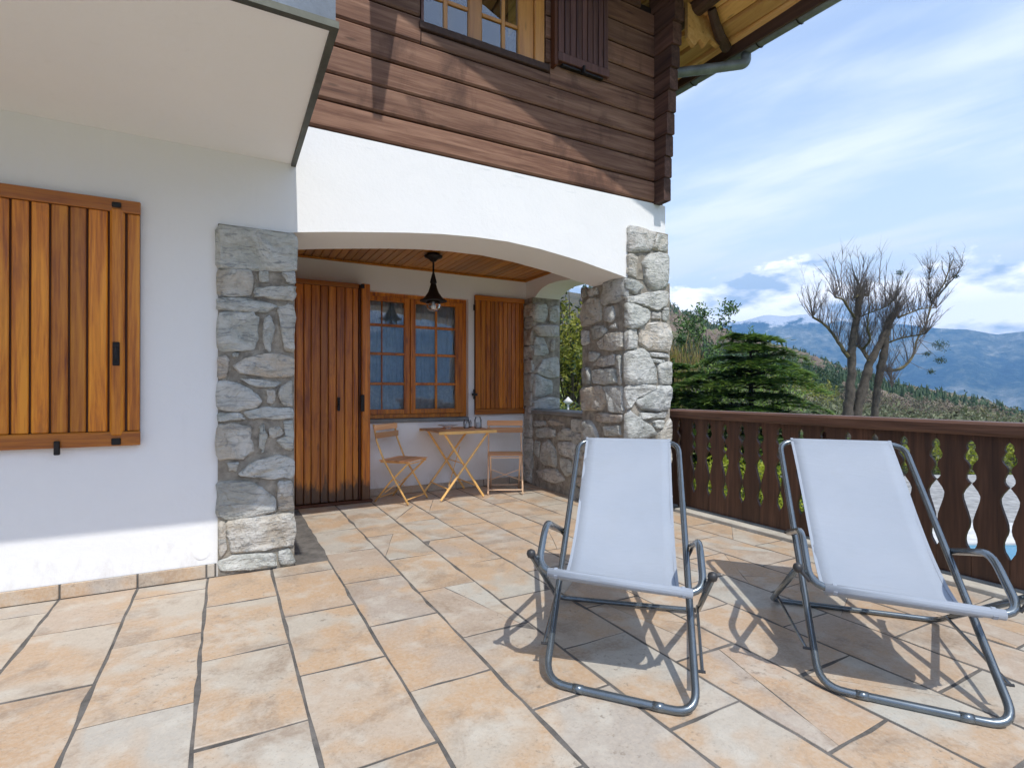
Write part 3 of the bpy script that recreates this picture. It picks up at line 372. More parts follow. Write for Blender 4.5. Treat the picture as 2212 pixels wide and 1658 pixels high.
    def lathe(s,prof,c,n=20):
        V=[];F=[]
        for r,z in prof:
            for k in range(n): a=2*math.pi*k/n; V.append((c[0]+r*math.cos(a),c[1]+r*math.sin(a),c[2]+z))
        for i in range(len(prof)-1):
            for k in range(n): F.append((i*n+k,i*n+(k+1)%n,(i+1)*n+(k+1)%n,(i+1)*n+k))
        F.append(tuple(range(n-1,-1,-1))); F.append(tuple((len(prof)-1)*n+k for k in range(n)))
        return s.add(V,F)
    def out(s,name,mat,parent=None,**k): return link(name,s.v,s.f,mat,parent,**k)
def round_path(pts,r,seg=5,closed=False):
    pts=[Vector(p) for p in pts]; o=[]; n=len(pts)
    for i,p in enumerate(pts):
        if not closed and i in (0,n-1): o.append(p); continue
        a=pts[(i-1)%n];b=pts[(i+1)%n]; da=(a-p);db=(b-p); q=min(r,da.length*.48,db.length*.48)
        A=p+da.normalized()*q;B=p+db.normalized()*q
        for k in range(seg+1):
            t=k/seg; o.append(A*(1-t)**2+p*2*t*(1-t)+B*t*t)
    return o
# ------------------------------------------------------------------ terrace
terrace=link('terrace_floor',*(lambda b:(b.v,b.f))(MB().box(-7,4.40,-3.2,6.3,-.32,-.0022)),M['grout'],kind='structure')
def inset(poly,g):
    n=len(poly);L=[]
    for i in range(n):
        a=Vector(poly[i]);b=Vector(poly[(i+1)%n]); d=(b-a).normalized(); nn=Vector((-d.y,d.x)); L.append((a+nn*g[i],d))
    o=[]
    for i in range(n):
        p,d=L[i-1];q,e=L[i]; den=d.x*e.y-d.y*e.x
        if abs(den)<1e-6: o.append(q); continue
        t=((q.x-p.x)*e.y-(q.y-p.y)*e.x)/den; o.append(p+d*t)
    return o
def split(poly,g,p,ang):
    d=Vector((math.cos(ang),math.sin(ang))); nn=Vector((-d.y,d.x)); A=[];B=[];gA=[];gB=[]
    n=len(poly)
    for i in range(n):
        a=Vector(poly[i]);b=Vector(poly[(i+1)%n]); sa=(a-p).dot(nn); sb=(b-p).dot(nn)
        if sa>=0: A.append(a);gA.append(g[i])
        else: B.append(a);gB.append(g[i])
        if (sa>=0)!=(sb>=0):
            c=a+(b-a)*(sa/(sa-sb))
            if sa>=0: A.append(c);gA.append(.0018);B.append(c);gB.append(g[i])
            else: B.append(c);gB.append(.0018);A.append(c);gA.append(g[i])
    return (A,gA),(B,gB)
def area(p): return abs(sum(p[i].x*p[(i+1)%len(p)].y-p[(i+1)%len(p)].x*p[i].y for i in range(len(p))))/2
def tile_mesh(poly,z,h=.02,mb=None):
    # slightly wavy outline, chamfered edge
    P=[];n=len(poly);big_=area(poly)>.15
    for i in range(n):
        a=poly[i];b=poly[(i+1)%n];L=(b-a).length;k=max(1,int(L/.11))
        nn=Vector((-(b-a).y,(b-a).x)).normalized()
        for j in range(k):
            t=j/k; p=a+(b-a)*t
            if j>0: p=p+nn*(R_.uniform(-.004,.004)+(R_.uniform(.004,.010) if (big_ and R_.random()<.12) else 0))
            else: p=p+Vector((R_.uniform(-.002,.002),R_.uniform(-.002,.002)))
            P.append(p)
    c=sum(P,Vector((0,0)))/len(P); m=len(P)
    T=[];
    for p in P:
        d=(c-p).normalized()*.0035; T.append(p+d)
    tilt=(R_.uniform(-.004,.004),R_.uniform(-.004,.004))
    V=[(p.x,p.y,z-h) for p in P]+[(p.x,p.y,z-.0008) for p in P]+[(t.x,t.y,z+(t.x-c.x)*tilt[0]+(t.y-c.y)*tilt[1]) for t in T]
    F=[tuple(range(2*m,3*m))]
    for r in (0,1):
        for i in range(m): F.append((r*m+i,r*m+(i+1)%m,(r+1)*m+(i+1)%m,(r+1)*m+i))
    return V,F
CW=.3715; X0=-.10; RP=.668
ntile=0; far=MB()
def in_floor(x,y): return True
for k in range(-11,11):
    xa=X0+k*CW; xb=xa+CW
    if xb>3.95: xb=3.945
    if xa>3.9: continue
    off=(3.06 if k%2==1 else 2.73)      # rows staggered by half a tile
    for r in range(-9,6):
        ya=off+r*RP; yb=ya+RP
        ymax=6.07 if xa>.38 else 3.93
        if ya>=ymax-.03: continue
        yb=min(yb,ymax)
        j=[R_.uniform(-.006,.006) for _ in range(4)]
        poly=[Vector((xa,ya+j[0])),Vector((xb,ya+j[1])),Vector((xb,yb+(j[2] if yb<ymax else 0))),Vector((xa,yb+(j[3] if yb<ymax else 0)))]
        g=[.0068,.0075,.0068,.0075]
        cx_,cy_=(xa+xb)/2,(ya+yb)/2
        # visible region in front of the camera (with a margin)
        fw_=cx_*.475+cy_*.88; rt_=cx_*.88-cy_*.475
        near=fw_>1.25 and abs(rt_)<fw_*1.08+.5
        parts=[(poly,g)]
        if near:
            pr=.07 if cx_<1.0 else (.25 if cx_<1.6 else .5)
            if R_.random()<pr:
                c=Vector((cx_+R_.uniform(-.06,.06),cy_+R_.uniform(-.15,.15)))
                parts=list(split(poly,g,c,R_.choice([R_.uniform(1.1,2.0),R_.uniform(.3,1.0),R_.uniform(2.1,2.8)])))
                if R_.random()<.45:
                    big=max(parts,key=lambda q:area(q[0])); parts.remove(big)
                    cc=sum(big[0],Vector((0,0)))/len(big[0]); parts+=list(split(big[0],big[1],cc,R_.uniform(0,3.1)))
        for P,gg in parts:
            if area(P)<.004: continue
            Q=inset(P,gg)
            V,F=tile_mesh(Q,R_.uniform(-.0012,.0012))
            if near and ntile<296:
                link('tile',V,F,M['tile'],terrace); ntile+=1
            else: far.add(V,F)
far.out('tile_field',M['tile'],terrace,kind='stuff')
kerb=MB().box(3.952,4.135,-3.2,3.90,-.05,.028,.006).out('kerb',M['kerb'],kind='structure')
# skirting tiles of the walls
# ------------------------------------------------------------------ chalet
chalet=empty('chalet','white plastered chalet with dark larch upper storey, stone pillars and an arched porch','house',(0,4.2,0))
def CP(name): return sub(name,chalet)
YF=3.942
b=MB()
b.box(-7,.40,YF,4.46,-.1,3.05)                                     # facade left of the porch
b.out('wall',M['plaster'],chalet)
arch=[(.40,2.29),(.42,2.297),(.68,2.337),(.94,2.372),(1.22,2.408),(1.49,2.436),(1.784,2.453),(2.085,2.456),(2.408,2.434),(2.825,2.382),(3.26,2.305),(3.37,2.283),(3.872,2.283),(3.872,3.05),(.40,3.05)]
b=MB().prism(arch[::-1],1,YF,4.46); b.out('arch_beam',M['plaster'],chalet)
sarch=[(4.46,2.283),(4.64,2.39),(4.875,2.453),(5.1,2.49),(5.3,2.51),(5.507,2.514),(5.65,2.49),(5.76,2.45),(5.845,2.40),(6.20,2.40),(6.20,3.05),(4.46,3.05)]
MB().prism([(y,z) for y,z in sarch],0,3.49,3.872).out('arch_beam',M['plaster'],chalet)
YB=6.08
b=MB(); wx0,wx1,wz0,wz1=1.27,2.665,.86,2.345
b.box(.40,wx0,YB,YB+.22,-.1,2.80).box(wx1,3.9,YB,YB+.22,-.1,2.80).box(wx0,wx1,YB,YB+.22,wz1,2.80).box(wx0,wx1,YB,YB+.22,-.1,wz0)
b.out('porch_wall',M['plaster'],chalet)
MB().box(.18,.40,4.46,YB+.22,-.1,2.80).out('porch_side_wall',M['plaster'],chalet)
# porch ceiling with planks
pc=CP('porch_ceiling'); MB().box(.4,3.49,4.46,YB,2.672,2.75).out('ceiling_backing',M['groove'],pc)
x=.40; 
while x<3.48:
    w=.082; MB().box(x+.003,min(x+w-.003,3.49),4.462,YB-.002,2.653,2.671,.004).out('plank',M['ceil'],pc); x+=w
MB().box(.4,3.49,YB-.03,YB-.001,2.630,2.652,.004).box(3.462,3.489,4.46,YB-.031,2.630,2.652,.004).out('cornice',M['ceil'],pc)
# stones
def stone(poly,ax,c,sgn,parent,h=.03,seed=0):
    """poly in plane coords; ax 1: (x,z) at y=c facing -y ; ax 0: (y,z) at x=c facing -x"""
    R=random.Random(seed)
    P=[Vector(p) for p in poly]
    A=sum(P[i].x*P[(i+1)%len(P)].y-P[(i+1)%len(P)].x*P[i].y for i in range(len(P)))
    if A<0: P=P[::-1]
    Q=[]
    n=len(P)
    for i in range(n):                       # corner cutting keeps the hand-laid outline but rounds it
        a=P[i];b2=P[(i+1)%n]; Q+= [a*.89+b2*.11,(a+b2)*.5+Vector((R.uniform(-.006,.006),R.uniform(-.006,.006))),a*.11+b2*.89]
    ctr=sum(Q,Vector((0,0)))/len(Q); m=len(Q)
    size=math.sqrt(abs(A)/2); hh=h*min(1.3,.6+size*2.5)
    V=[];F=[]
    def put(p,d):
        if ax==1: V.append((p.x,c-d,p.y))
        else: V.append((c-d,p.x,p.y))
    sx,sz=R.uniform(-.12,.12),R.uniform(-.12,.12)
    rings=((1.07,-.02),(1.05,hh*.42),(.97,hh*.86),(.66,hh*1.0))
    for sc,d in rings:
        for q in Q:
            r=ctr+(q-ctr)*sc
            dd=d
            if d>0:
                nzv=noise.noise(Vector((r.x*7+seed*3.1,r.y*7,seed*1.7)))
                dd=d*(1+.75*nzv)+((r.x-ctr.x)*sx+(r.y-ctr.y)*sz)*(.5 if sc>.95 else 1)
                r=r+Vector((R.uniform(-.006,.006),R.uniform(-.006,.006)))
            put(r,max(dd,.004) if d>0 else d)
    put(ctr,hh*(1.0+R.uniform(-.2,.3)))
    k=len(rings)
    flip=(ax==0)
    for r in range(k-1):
        for i in range(m):
            f=(r*m+i,r*m+(i+1)%m,(r+1)*m+(i+1)%m,(r+1)*m+i); F.append(f[::-1] if flip else f)
    for i in range(m):
        f=((k-1)*m+i,(k-1)*m+(i+1)%m,k*m); F.append(f[::-1] if flip else f)
    return link('stone',V,F,M['stone'],parent,smooth=(seed%2==0))
lp=CP('stone_pillar'); MB().box(-.045,.415,YF-.012,YF,0,2.285).out('mortar',M['mortar'],lp)
for i,p in enumerate(SL): stone(p,1,YF-.012,-1,lp,.024,i+1)
MB().box(.402,.418,YF+.001,4.46,0,2.28).out('mortar',M['mortar'],lp)
rp=CP('stone_pillar'); MB().box(3.372,3.93,YF-.003,4.655,0,2.28).out('mortar',M['mortar'],rp)
MB().box(3.385,3.90,YF-.010,YF-.001,2.281,2.77).out('mortar',M['mortar'],rp)
for i,p in enumerate(SRF): stone(p,1,YF-.008,-1,rp,.032,i+50)
for i,p in enumerate(SRS): stone(p,0,3.372,-1,rp,.028,i+90)
bp=CP('stone_pillar'); MB().box(3.462,3.875,5.852,YB-.002,0,2.40).out('mortar',M['mortar'],bp)
for i,p in enumerate(SBP): stone(p,1,5.852,-1,bp,.026,i+120)
for i,p in enumerate(SBU): stone(p,0,3.462,-1,bp,.022,i+220)
lw=CP('low_stone_wall'); MB().box(3.452,3.86,4.66,5.85,0,.905).out('mortar',M['mortar'],lw)
MB().box(3.415,3.90,4.66,5.822,.910,.957,.008).out('cap_slab',M['slabgrey'],lw)
for i,p in enumerate(SLW): stone(p,0,3.452,-1,lw,.026,i+140)
# plinth tiles
pt=CP('skirting'); 
xs=[-3.1,-2.7,-2.33,-1.96,-1.585,-1.215,-.842,-.472,-.108,-.058]
for a,c in zip(xs[:-1],xs[1:]): MB().box(a+.005,c-.005,YF-.014,YF-.001,.001,.084,.003).out('skirting_tile',M['tile'],pt)
x=1.38
while x<3.44:
    x2=min(x+.372,3.45); MB().box(x+.004,x2-.004,YB-.014,YB-.001,.001,.084,.003).out('skirting_tile',M['tile'],pt); x=x2
MB().box(-3.1,-.052,YF-.006,YF-.0005,.001,.084).out('skirting_grout',M['grout'],pt)
MB().box(1.38,3.45,YB-.006,YB-.0005,.001,.084).out('skirting_grout',M['grout'],pt)
# tiny round cap low on the wall near the pillar
MB().tube([(-.135,YF-.004,.165),(-.135,YF,.165)],.045,20).out('vent_cap',M['plaster'],chalet)
# ---- shutters
def shutter(x0,x1,z0,z1,y,grooves,parent,rt=.075,rb=.085,mat='pine',matx='pine_x',t=.035,g=.0055):
    s=CP('shutter') if parent is None else parent
    MB().box(x0+.004,x1-.004,y+.018,y+t,z0+.004,z1-.004).out('backing',M['groove'],s)
    MB().box(x0,x1,y-.008,y+.017,z1-rt,z1,.004).out('top_rail',M[matx],s); MB().box(x0,x1,y-.008,y+.017,z0,z0+rb,.004).out('bottom_rail',M[matx],s)
    for a,c in zip(grooves[:-1],grooves[1:]):
        MB().box(a+g,c-g,y,y+.017,z0+rb+.001,z1-rt-.001,.005).out('plank',M[mat],s)
    return s
s1=shutter(-1.85,-.456,.873,2.342,3.90,[-1.83,-1.74,-1.655,-1.57,-1.485,-1.40,-1.315,-1.232,-1.148,-1.052,-.968,-.881,-.796,-.713,-.612,-.528],None)

MB().box(-.520,-.460,3.899,3.917,.96,2.265,.005).out('plank',M['pine'],s1)
MB().box(-.605,-.54,3.886,3.915,.93,2.29,.012).out('bolt_batten',M['pine'],s1)
MB().box(-.590,-.555,3.876,3.888,1.35,1.49,.004).box(-.582,-.563,3.862,3.878,1.38,1.46,.004).out('latch',M['iron'],s1)
for zb,zt in ((2.285,2.325),(.875,.925)): MB().box(-.595,-.55,3.880,3.90,zb+.005,zt-.005,.004).out('bolt_keeper',M['iron'],s1)
MB().box(-.858,-.832,3.872,3.90,.835,.915,.004).out('stop_hook',M['iron'],s1)
s2=shutter(2.735,3.442,.905,2.398,6.035,[2.742,2.815,2.885,2.95,3.01,3.07,3.13,3.19,3.25,3.31,3.37,3.436],None,.06,.07,'pine_red','pine_red_x',g=.003)
MB().tube([(2.715,6.02,2.20),(2.715,6.02,2.27)],.012,8).tube([(2.715,6.02,1.10),(2.715,6.02,1.22)],.012,8).box(2.69,2.76,6.018,6.034,1.14,1.17).out('hinge',M['iron'],s2)
# ---- porch door in its lining
dr=CP('door'); MB().box(.45,1.372,5.835,YB-.001,.03,2.352).out('door_lining',M['pine_red'],dr)
gr=[.455,.545,.625,.704,.775,.866,.945,1.026,1.114,1.197,1.256]
for a,c in zip(gr[:-1],gr[1:]): MB().box(a+.0028,c-.0028,5.804,5.828,.035,2.30,.005).out('plank',M['pine_red'],dr)
MB().box(.452,1.26,5.802,5.828,2.303,2.352,.004).out('top_rail',M['pine_red_x'],dr)
MB().box(.456,1.30,5.829,5.834,.035,2.345).out('backing',M['groove'],dr)
MB().box(1.285,1.374,5.770,5.834,.03,2.354,.008).out('door_stile',M['pine_red'],dr)
MB().box(1.262,1.283,5.806,5.828,.035,2.30,.004).out('groove_strip',M['groove'],dr)
MB().box(1.27,1.31,5.752,5.772,.98,1.16,.004).out('latch',M['iron'],dr)
MB().box(1.27,1.31,5.752,5.772,2.30,2.345,.004).out('bolt_keeper',M['iron'],dr)
MB().box(1.035,1.063,5.785,5.804,.99,1.13,.004).tube([(1.05,5.79,1.07),(1.05,5.755,1.07),(1.03,5.75,1.0)],.007,8).out('handle',M['iron'],dr)
MB().box(.42,1.40,5.765,5.86,.001,.030,.004).out('threshold',M['groove'],dr)
# ---- porch window
def window(parent_name,x0,x1,z0,z1,y,cols,rows,mat,matx,fr=.05,bar=.020,glassy=.03,open_top=False):
    w=CP(parent_name)
    return w
w=CP('window'); yw=YB+.075
f=MB().box(wx0,wx0+.055,yw,yw+.06,wz0+.02,wz1).box(wx1-.055,wx1,yw,yw+.06,wz0+.02,wz1).box(wx0+.055,wx1-.055,yw,yw+.06,wz1-.045,wz1).box(wx0+.055,wx1-.055,yw,yw+.06,wz0+.02,wz0+.065); f.out('frame',M['pine_red'],w)
for (a,c,bars) in ((1.326,1.932,(1.584,1.613)),(1.938,2.609,(2.243,2.286))):
    sh=sub('sash',w); y0=yw-.018
    m=MB().box(a,a+.064,y0,y0+.04,.928,2.298,.004).box(c-.07 if a<1.5 else c-.095,c,y0,y0+.04,.928,2.298,.004)
    xa=a+.064; xb=c-(.07 if a<1.5 else .095)
    m.box(xa,xb,y0+.002,y0+.04,.928,.985,.004).box(xa,xb,y0+.002,y0+.04,2.243,2.298,.004); m.out('sash_frame',M['pine_red'],sh)
    m=MB().box(bars[0]+.008,bars[1]-.008,y0+.006,y0+.034,.985,2.243,.003)
    for zb in (1.284,1.633,1.966): m.box(xa,bars[0]+.008,y0+.004,y0+.035,zb-.016,zb+.016,.003).box(bars[1]-.008,xb,y0+.004,y0+.035,zb-.016,zb+.016,.003)
    m.out('glazing_bars',M['pine_red'],sh)
    zr=[.985,1.284,1.633,1.966,2.243]
    for i in range(4):
        for (p,q) in ((xa,bars[0]+.008),(bars[1]-.008,xb)):
            zz0,zz1=zr[i]+(.016 if i else 0),zr[i+1]-(.016 if i<3 else 0); yy=y0+.02+R_.uniform(-.0015,.0015)
            MB().add([(p,yy,zz0),(q,yy+R_.uniform(-.002,.002),zz0),(q,yy,zz1),(p,yy+R_.uniform(-.002,.002),zz1)],[(0,1,2,3)]).out('pane',M['glass'],sh)
MB().box(wx0,wx1,YB-.02,yw,wz0-.03,wz0+.015,.004).out('sill',M['slabgrey'],w)
# net curtains: two gathered layers per sash
def curtain(x0,x1,y,z0,z1,amp,n,parent,seed):
    V=[];F=[];m=90;R=random.Random(seed);ph=R.uniform(0,6)
    for i in range(m+1):
        t=i/m; x=x0+(x1-x0)*t; yy=y+amp*math.sin(t*n*6.283+ph)+amp*.4*math.sin(t*n*15+ph*2)
        V+=[(x,yy,z0+.006*math.sin(t*n*12)),(x,yy,z1)]
    for i in range(m): F.append((2*i,2*i+2,2*i+3,2*i+1))
    link('curtain',V,F,M['curtain'],parent,smooth=True)
def lace(x0,x1,y,z0,z1,seed):
    V=[];F=[];m=120
    for i in range(m+1):
        t=i/m; x=x0+(x1-x0)*t; V+=[(x,y+.006*math.sin(t*50+seed),z0),(x,y+.006*math.sin(t*50+seed),z1-.018*abs(math.sin(t*math.pi*9)))]
    for i in range(m): F.append((2*i,2*i+2,2*i+3,2*i+1))
    link('lace_curtain',V,F,M['lace'],w,smooth=True)
lace(1.34,1.88,YB+.135,.95,1.31,1); lace(2.0,2.55,YB+.135,.95,1.31,2)
curtain(1.33,1.90,YB+.17,.95,2.25,.014,7,w,1); curtain(1.99,2.60,YB+.17,.95,2.25,.014,8,w,2)
MB().box(wx0-.3,wx1+.3,YB+1.3,YB+1.35,.3,2.8).box(wx0-.3,wx1+.3,YB+.23,YB+1.3,.25,.3).box(wx0-.3,wx1+.3,YB+.23,YB+1.3,2.7,2.75).box(wx0-.35,wx0-.3,YB+.23,YB+1.3,.3,2.7).box(wx1+.3,wx1+.35,YB+.23,YB+1.3,.3,2.7).out('room',M['plaster'],chalet)
# ---- balcony slab
MB().box(-7,.394,2.38,YF-.001,2.762,2.93).out('balcony_slab',M['plaster'],chalet)
MB().box(-7,.425,2.345,2.379,2.748,2.778).box(.395,.425,2.379,YF-.002,2.748,2.80).out('metal_edge',M['flash'],chalet)
MB().box(-7,.412,2.352,2.379,2.779,2.95).box(-7,.405,2.355,2.47,2.951,3.75).out('balcony_parapet',M['parapet'],chalet)
MB().box(-7,.41,2.472,YF,2.951,2.975).out('balcony_floor',M['slabgrey'],chalet)
# ---- timber gable
def zv(x): return 6.68-.424*x
gp=[(-7,3.051),(3.85,3.051),(3.85,zv(3.85)-.05),(-.6,zv(-.6)-.05),(-7,zv(-.6)-.05-2.7)]
# core wall with the upstairs window opening left free
ux0,ux1,uz0,uz1=1.325,2.445,4.045,5.35
b=MB().box(-7,ux0,3.975,4.2,3.051,uz1).box(ux1,3.85,3.975,4.2,3.051,5.0).box(ux0,ux1,3.975,4.2,3.051,uz0).prism([(-7,uz1+.001),(2.9,uz1+.001),(-.6,zv(-.6)-.05),(-7,4.6+.8)],1,3.975,4.2)
b.out('timber_core',M['gap'],chalet)
MB().box(3.62,3.85,4.2,11,3.051,5.0).out('side_core',M['gap'],chalet)
MB().box(3.45,3.87,6.3,11,-3,3.05).box(3.3,3.45,6.31,6.5,-3,3.05).out('side_wall',M['plaster'],chalet)
bw=CP('board_wall')
rows=[3.062,3.262,3.462,3.668,3.876,4.082,4.286,4.490,4.700,4.915,5.125,5.335,5.545,5.755,5.965,6.175]
for i in range(len(rows)-1):
    z0,z1=rows[i]+(.0 if i==0 else .006),rows[i+1]-.006
    xe=min(3.712,(6.62-z1)/.424)
    segs=[(-3.5,xe)]
    if z1>uz0+.02 and z0<uz1: segs=[(-3.5,ux0-.012),(ux1+.012,xe)]
    if i==4: segs=[(-3.5,1.318),(1.324,2.494),(2.498,xe)]       # butt joint under the window corner
    for a,c in segs:
        if c-a<.1: continue
        zt=z1
        if i==4: zt=uz0-.062 if 1<a<1.4 else z1
        y0=3.925+R_.uniform(-.003,.003)
        prof=[(y0+.012,z0),(y0,z0+.014),(y0-.002,(z0+zt)/2),(y0,zt-.014),(y0+.012,zt),(3.974,zt),(3.974,z0)]
        m=MB(); N=max(2,int((c-a)/.5)); V=[];F=[];q=len(prof)
        for s_ in range(N+1):
            x_=a+(c-a)*s_/N; wob=.004*noise.noise(Vector((x_*1.3,i*2.,0)))
            for k,(yy,zz) in enumerate(prof): V.append((x_,yy,zz+(wob if k in(4,5,3) else (wob*.6 if k in (0,6,1) else 0))))
        for s_ in range(N):
            for k in range(q): F.append((s_*q+k,s_*q+(k+1)%q,(s_+1)*q+(k+1)%q,(s_+1)*q+k))
        F.append(tuple(range(q-1,-1,-1))); F.append(tuple(N*q+k for k in range(q)))
        m.add(V,F).out('board',M['log'],bw)
# corner: interlocked log ends of the side wall, stepping outwards as they rise
ends=[3.80,3.79,3.775,3.758,3.742,3.722,3.700,3.68,3.655,3.63]
cw=CP('corner_log_ends')
for i in range(10):
    z0=rows[i]-(.02 if i==0 else -.003); z1=rows[i+1]-.003; ye=ends[i]; xr=3.806+.003*i
    m=MB().prism([(3.716,z0+.008),(3.724,z0),(xr-.008,z0),(xr,z0+.01),(xr,z1-.01),(xr-.008,z1),(3.724,z1),(3.716,z1-.008)],1,ye,4.0); m.out('log_end',M['log_y'],cw)
    MB().box(3.862,3.90,4.0,10,z0,z1-.006,.006).out('log',M['log_y'],cw)
# ---- upstairs window
uw=CP('window'); yu=3.955
MB().box(ux0-.02,ux1+.04,3.905,3.97,uz0-.058,uz0,.005).out('sill',M['darkwood'],uw)
MB().box(ux0,ux0+.022,3.93,4.0,uz0+.001,uz1).out('jamb',M['brownshut'],uw)
MB().box(2.345,ux1,3.925,4.0,uz0+.001,uz1,.008).box(2.192,2.343,3.940,4.0,uz0+.001,uz1,.008).out('frame',M['honey'],uw)
MB().box(1.73,1.856,3.948,3.99,uz0+.001,uz1,.01).box(1.35,1.73,3.955,3.985,uz0+.001,uz0+.026,.004).box(1.857,2.191,3.955,3.985,uz0+.001,uz0+.026,.004).out('sash_frame',M['honey'],uw)
m=MB().box(1.518,1.552,3.952,3.982,uz0+.027,uz1,.004).box(2.036,2.070,3.952,3.982,uz0+.027,uz1,.004)
for zb in (4.30,4.56,4.82,5.08):
    for a,c in ((1.348,1.517),(1.553,1.729),(1.857,2.035),(2.071,2.191)): m.box(a,c,3.954,3.98,zb-.015,zb+.015,.004)
m.out('glazing_bars',M['honey'],uw)
zz=[uz0+.026,4.30,4.56,4.82,5.08,5.34]
for i in range(5):
    for a,c in ((1.348,1.517),(1.553,1.729),(1.857,2.035),(2.071,2.191)):
        z0=zz[i]+(.015 if i else 0); z1=zz[i+1]-.015; e=R_.uniform(-.002,.002)
        MB().add([(a,3.968,z0),(c,3.968+e,z0),(c,3.968,z1),(a,3.968-e,z1)],[(0,1,2,3)]).out('pane',M['glass'],uw)
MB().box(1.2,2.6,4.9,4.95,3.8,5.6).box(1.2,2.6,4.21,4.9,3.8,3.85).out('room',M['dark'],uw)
s3=shutter(2.545,3.112,4.085,5.40,3.875,[2.55,2.62,2.68,2.745,2.81,2.87,2.93,2.99,3.05,3.107],None,.06,.075,'brownshut','brownshut',.03)
MB().box(2.50,2.53,3.85,3.92,4.02,5.3,.004).out('hinge_strip',M['groove'],s3)
MB().box(2.80,2.82,3.84,3.88,4.03,4.10,.003).box(2.60,3.05,3.88,3.92,4.055,4.075,.003).out('stop_hook',M['iron'],s3)
# ---- roof
rf=CP('roof')
def rz(x,y): return zv(x)+ (-.015*(3.9-y))
V=[];F=[]
xe=4.60
for (x_,y_) in ((-3.4,2.44),(xe,2.44),(xe,12),(-3.4,12)):
    V.append((x_,y_,zv(x_)+.05))
for (x_,y_) in ((-3.4,2.44),(xe,2.44),(xe,12),(-3.4,12)):
    V.append((x_,y_,zv(x_)+.16))
link('roof_deck',V,[(3,2,1,0),(4,5,6,7),(0,1,5,4),(1,2,6,5),(2,3,7,6),(3,0,4,7)],M['darkwood'],rf)
V=[(-3.4,2.44,zv(-3.4)+.05),(-9,2.44,zv(-3.4)-2.4),(-9,12,zv(-3.4)-2.4),(-3.4,12,zv(-3.4)+.05)]; V+=[(a,b_,c+.11) for a,b_,c in V]
link('roof_deck',V,[(3,2,1,0),(4,5,6,7),(0,1,5,4),(1,2,6,5),(2,3,7,6),(3,0,4,7)],M['darkwood'],rf)
# soffit boards, running with the eave but laid slightly askew
x=4.66; i=0
sk=.05
while x>2.6:
    w_=.155; xa=x-w_+.016; m=MB(); V=[]
    for y_ in (2.5,6.5):
        dxy=(y_-3.4)*-sk*min(1,(x-2.5))
        for (xx,dz) in ((xa,0),(xa+.012,-.02),(x-.012,-.02),(x,0),(x,.03),(xa,.03)):
            X_=xx+dxy
            X_=min(X_,4.59); V.append((X_,y_,zv(X_)+dz+.012+R_.uniform(-.002,.002)))
    F=[(k,(k+1)%6,(k+1)%6+6,k+6) for k in range(6)]+[tuple(range(5,-1,-1)),tuple(range(6,12))]
    link('soffit_board',V,F,M['soffit'],rf); x-=w_; i+=1
# eave board, gutter, brackets
def gz(y): return 4.70+.054*(y-4.5)
def tubez(x,y0,y1,dz,r): return [(x,y0,gz(y0)+dz),(x,y1,gz(y1)+dz)]
V=[(4.575,2.44,gz(2.44)-.015),(4.60,2.44,gz(2.44)-.015),(4.60,2.44,gz(2.44)+.15),(4.575,2.44,gz(2.44)+.15)]; V+=[(a,7,c+.054*4.56) for a,_,c in V]
link('fascia_board',V,[(0,1,2,3),(7,6,5,4),(0,4,5,1),(1,5,6,2),(2,6,7,3),(3,7,4,0)],M['darkwood'],rf)
gu=sub('gutter',rf); V=[];F=[]; n=9
for y_ in (2.46,7.2):
    for rr in (.062,.056):
        for k in range(n):
            a=math.pi+math.pi*k/(n-1); V.append((4.668+rr*math.cos(a),y_,gz(y_)+.035+rr*math.sin(a)))
for k in range(n-1): F+= [(k,k+1,2*n+k+1,2*n+k),(n+k+1,n+k,3*n+k,3*n+k+1)]
F+=[(0,2*n,3*n,n),(n-1,2*n-1,4*n-1,3*n-1)]
link('channel',V,F,M['zinc'],gu)
MB().tube([(4.732,2.46,gz(2.46)+.036),(4.732,7.2,gz(7.2)+.036)],.008,8).out('bead',M['zinc'],gu)
for k in range(9):
    y_=2.62+k*.42
    MB().tube([(4.66+.069*math.cos(a),y_,gz(y_)+.035+.069*math.sin(a)) for a in [math.pi+math.pi*t/8 for t in range(9)]],.006,6).out('bracket',M['iron'],gu)
pp=round_path([(4.668,3.62,gz(3.62)-.01),(4.668,3.62,4.535),(4.30,3.80,4.47),(3.86,4.02,4.40),(3.93,4.1,4.28)],.11,7)
MB().tube(pp,.048,14).out('downpipe',M['zinc'],gu,smooth=True)
# purlin log with its carved bracket boards
MB().tube([(4.06,3.44,4.955),(4.06,6.5,4.955)],.085,14).out('purlin',M['darkwood'],rf)
MB().prism([(3.93,4.62),(4.02,4.56),(4.10,4.66),(4.16,4.60),(4.24,4.70),(4.36,4.66),(4.44,4.72),(4.40,4.80),(4.16,4.92),(3.93,4.96)],1,3.70,3.74).out('bracket_board',M['soffit'],rf)
MB().tube([(4.50,3.72,4.70),(4.34,3.66,4.72),(4.22,3.62,4.80),(4.12,3.58,4.88)],[.05,.05,.045,.04],10).out('brace',M['darkwood'],rf)
MB().tube([(3.0,2.7,zv(3.0)-.11),(3.0,6,zv(3.0)-.11)],.10,12).tube([(-.6,2.7,zv(-.6)-.13),(-.6,6,zv(-.6)-.13)],.12,12).out('purlin',M['darkwood'],rf)
# bracket whose shadow falls on the boards left of the window
V=[(.905,3.92,4.93),(1.265,3.92,4.93),(.975,2.78,4.93),(.905,2.78,4.93)]; V+=[(a,b_,5.45) for a,b_,c in V]
link('roof_bracket',V,[(3,2,1,0),(4,5,6,7),(0,1,5,4),(1,2,6,5),(2,3,7,6),(3,0,4,7)],M['darkwood'],chalet)
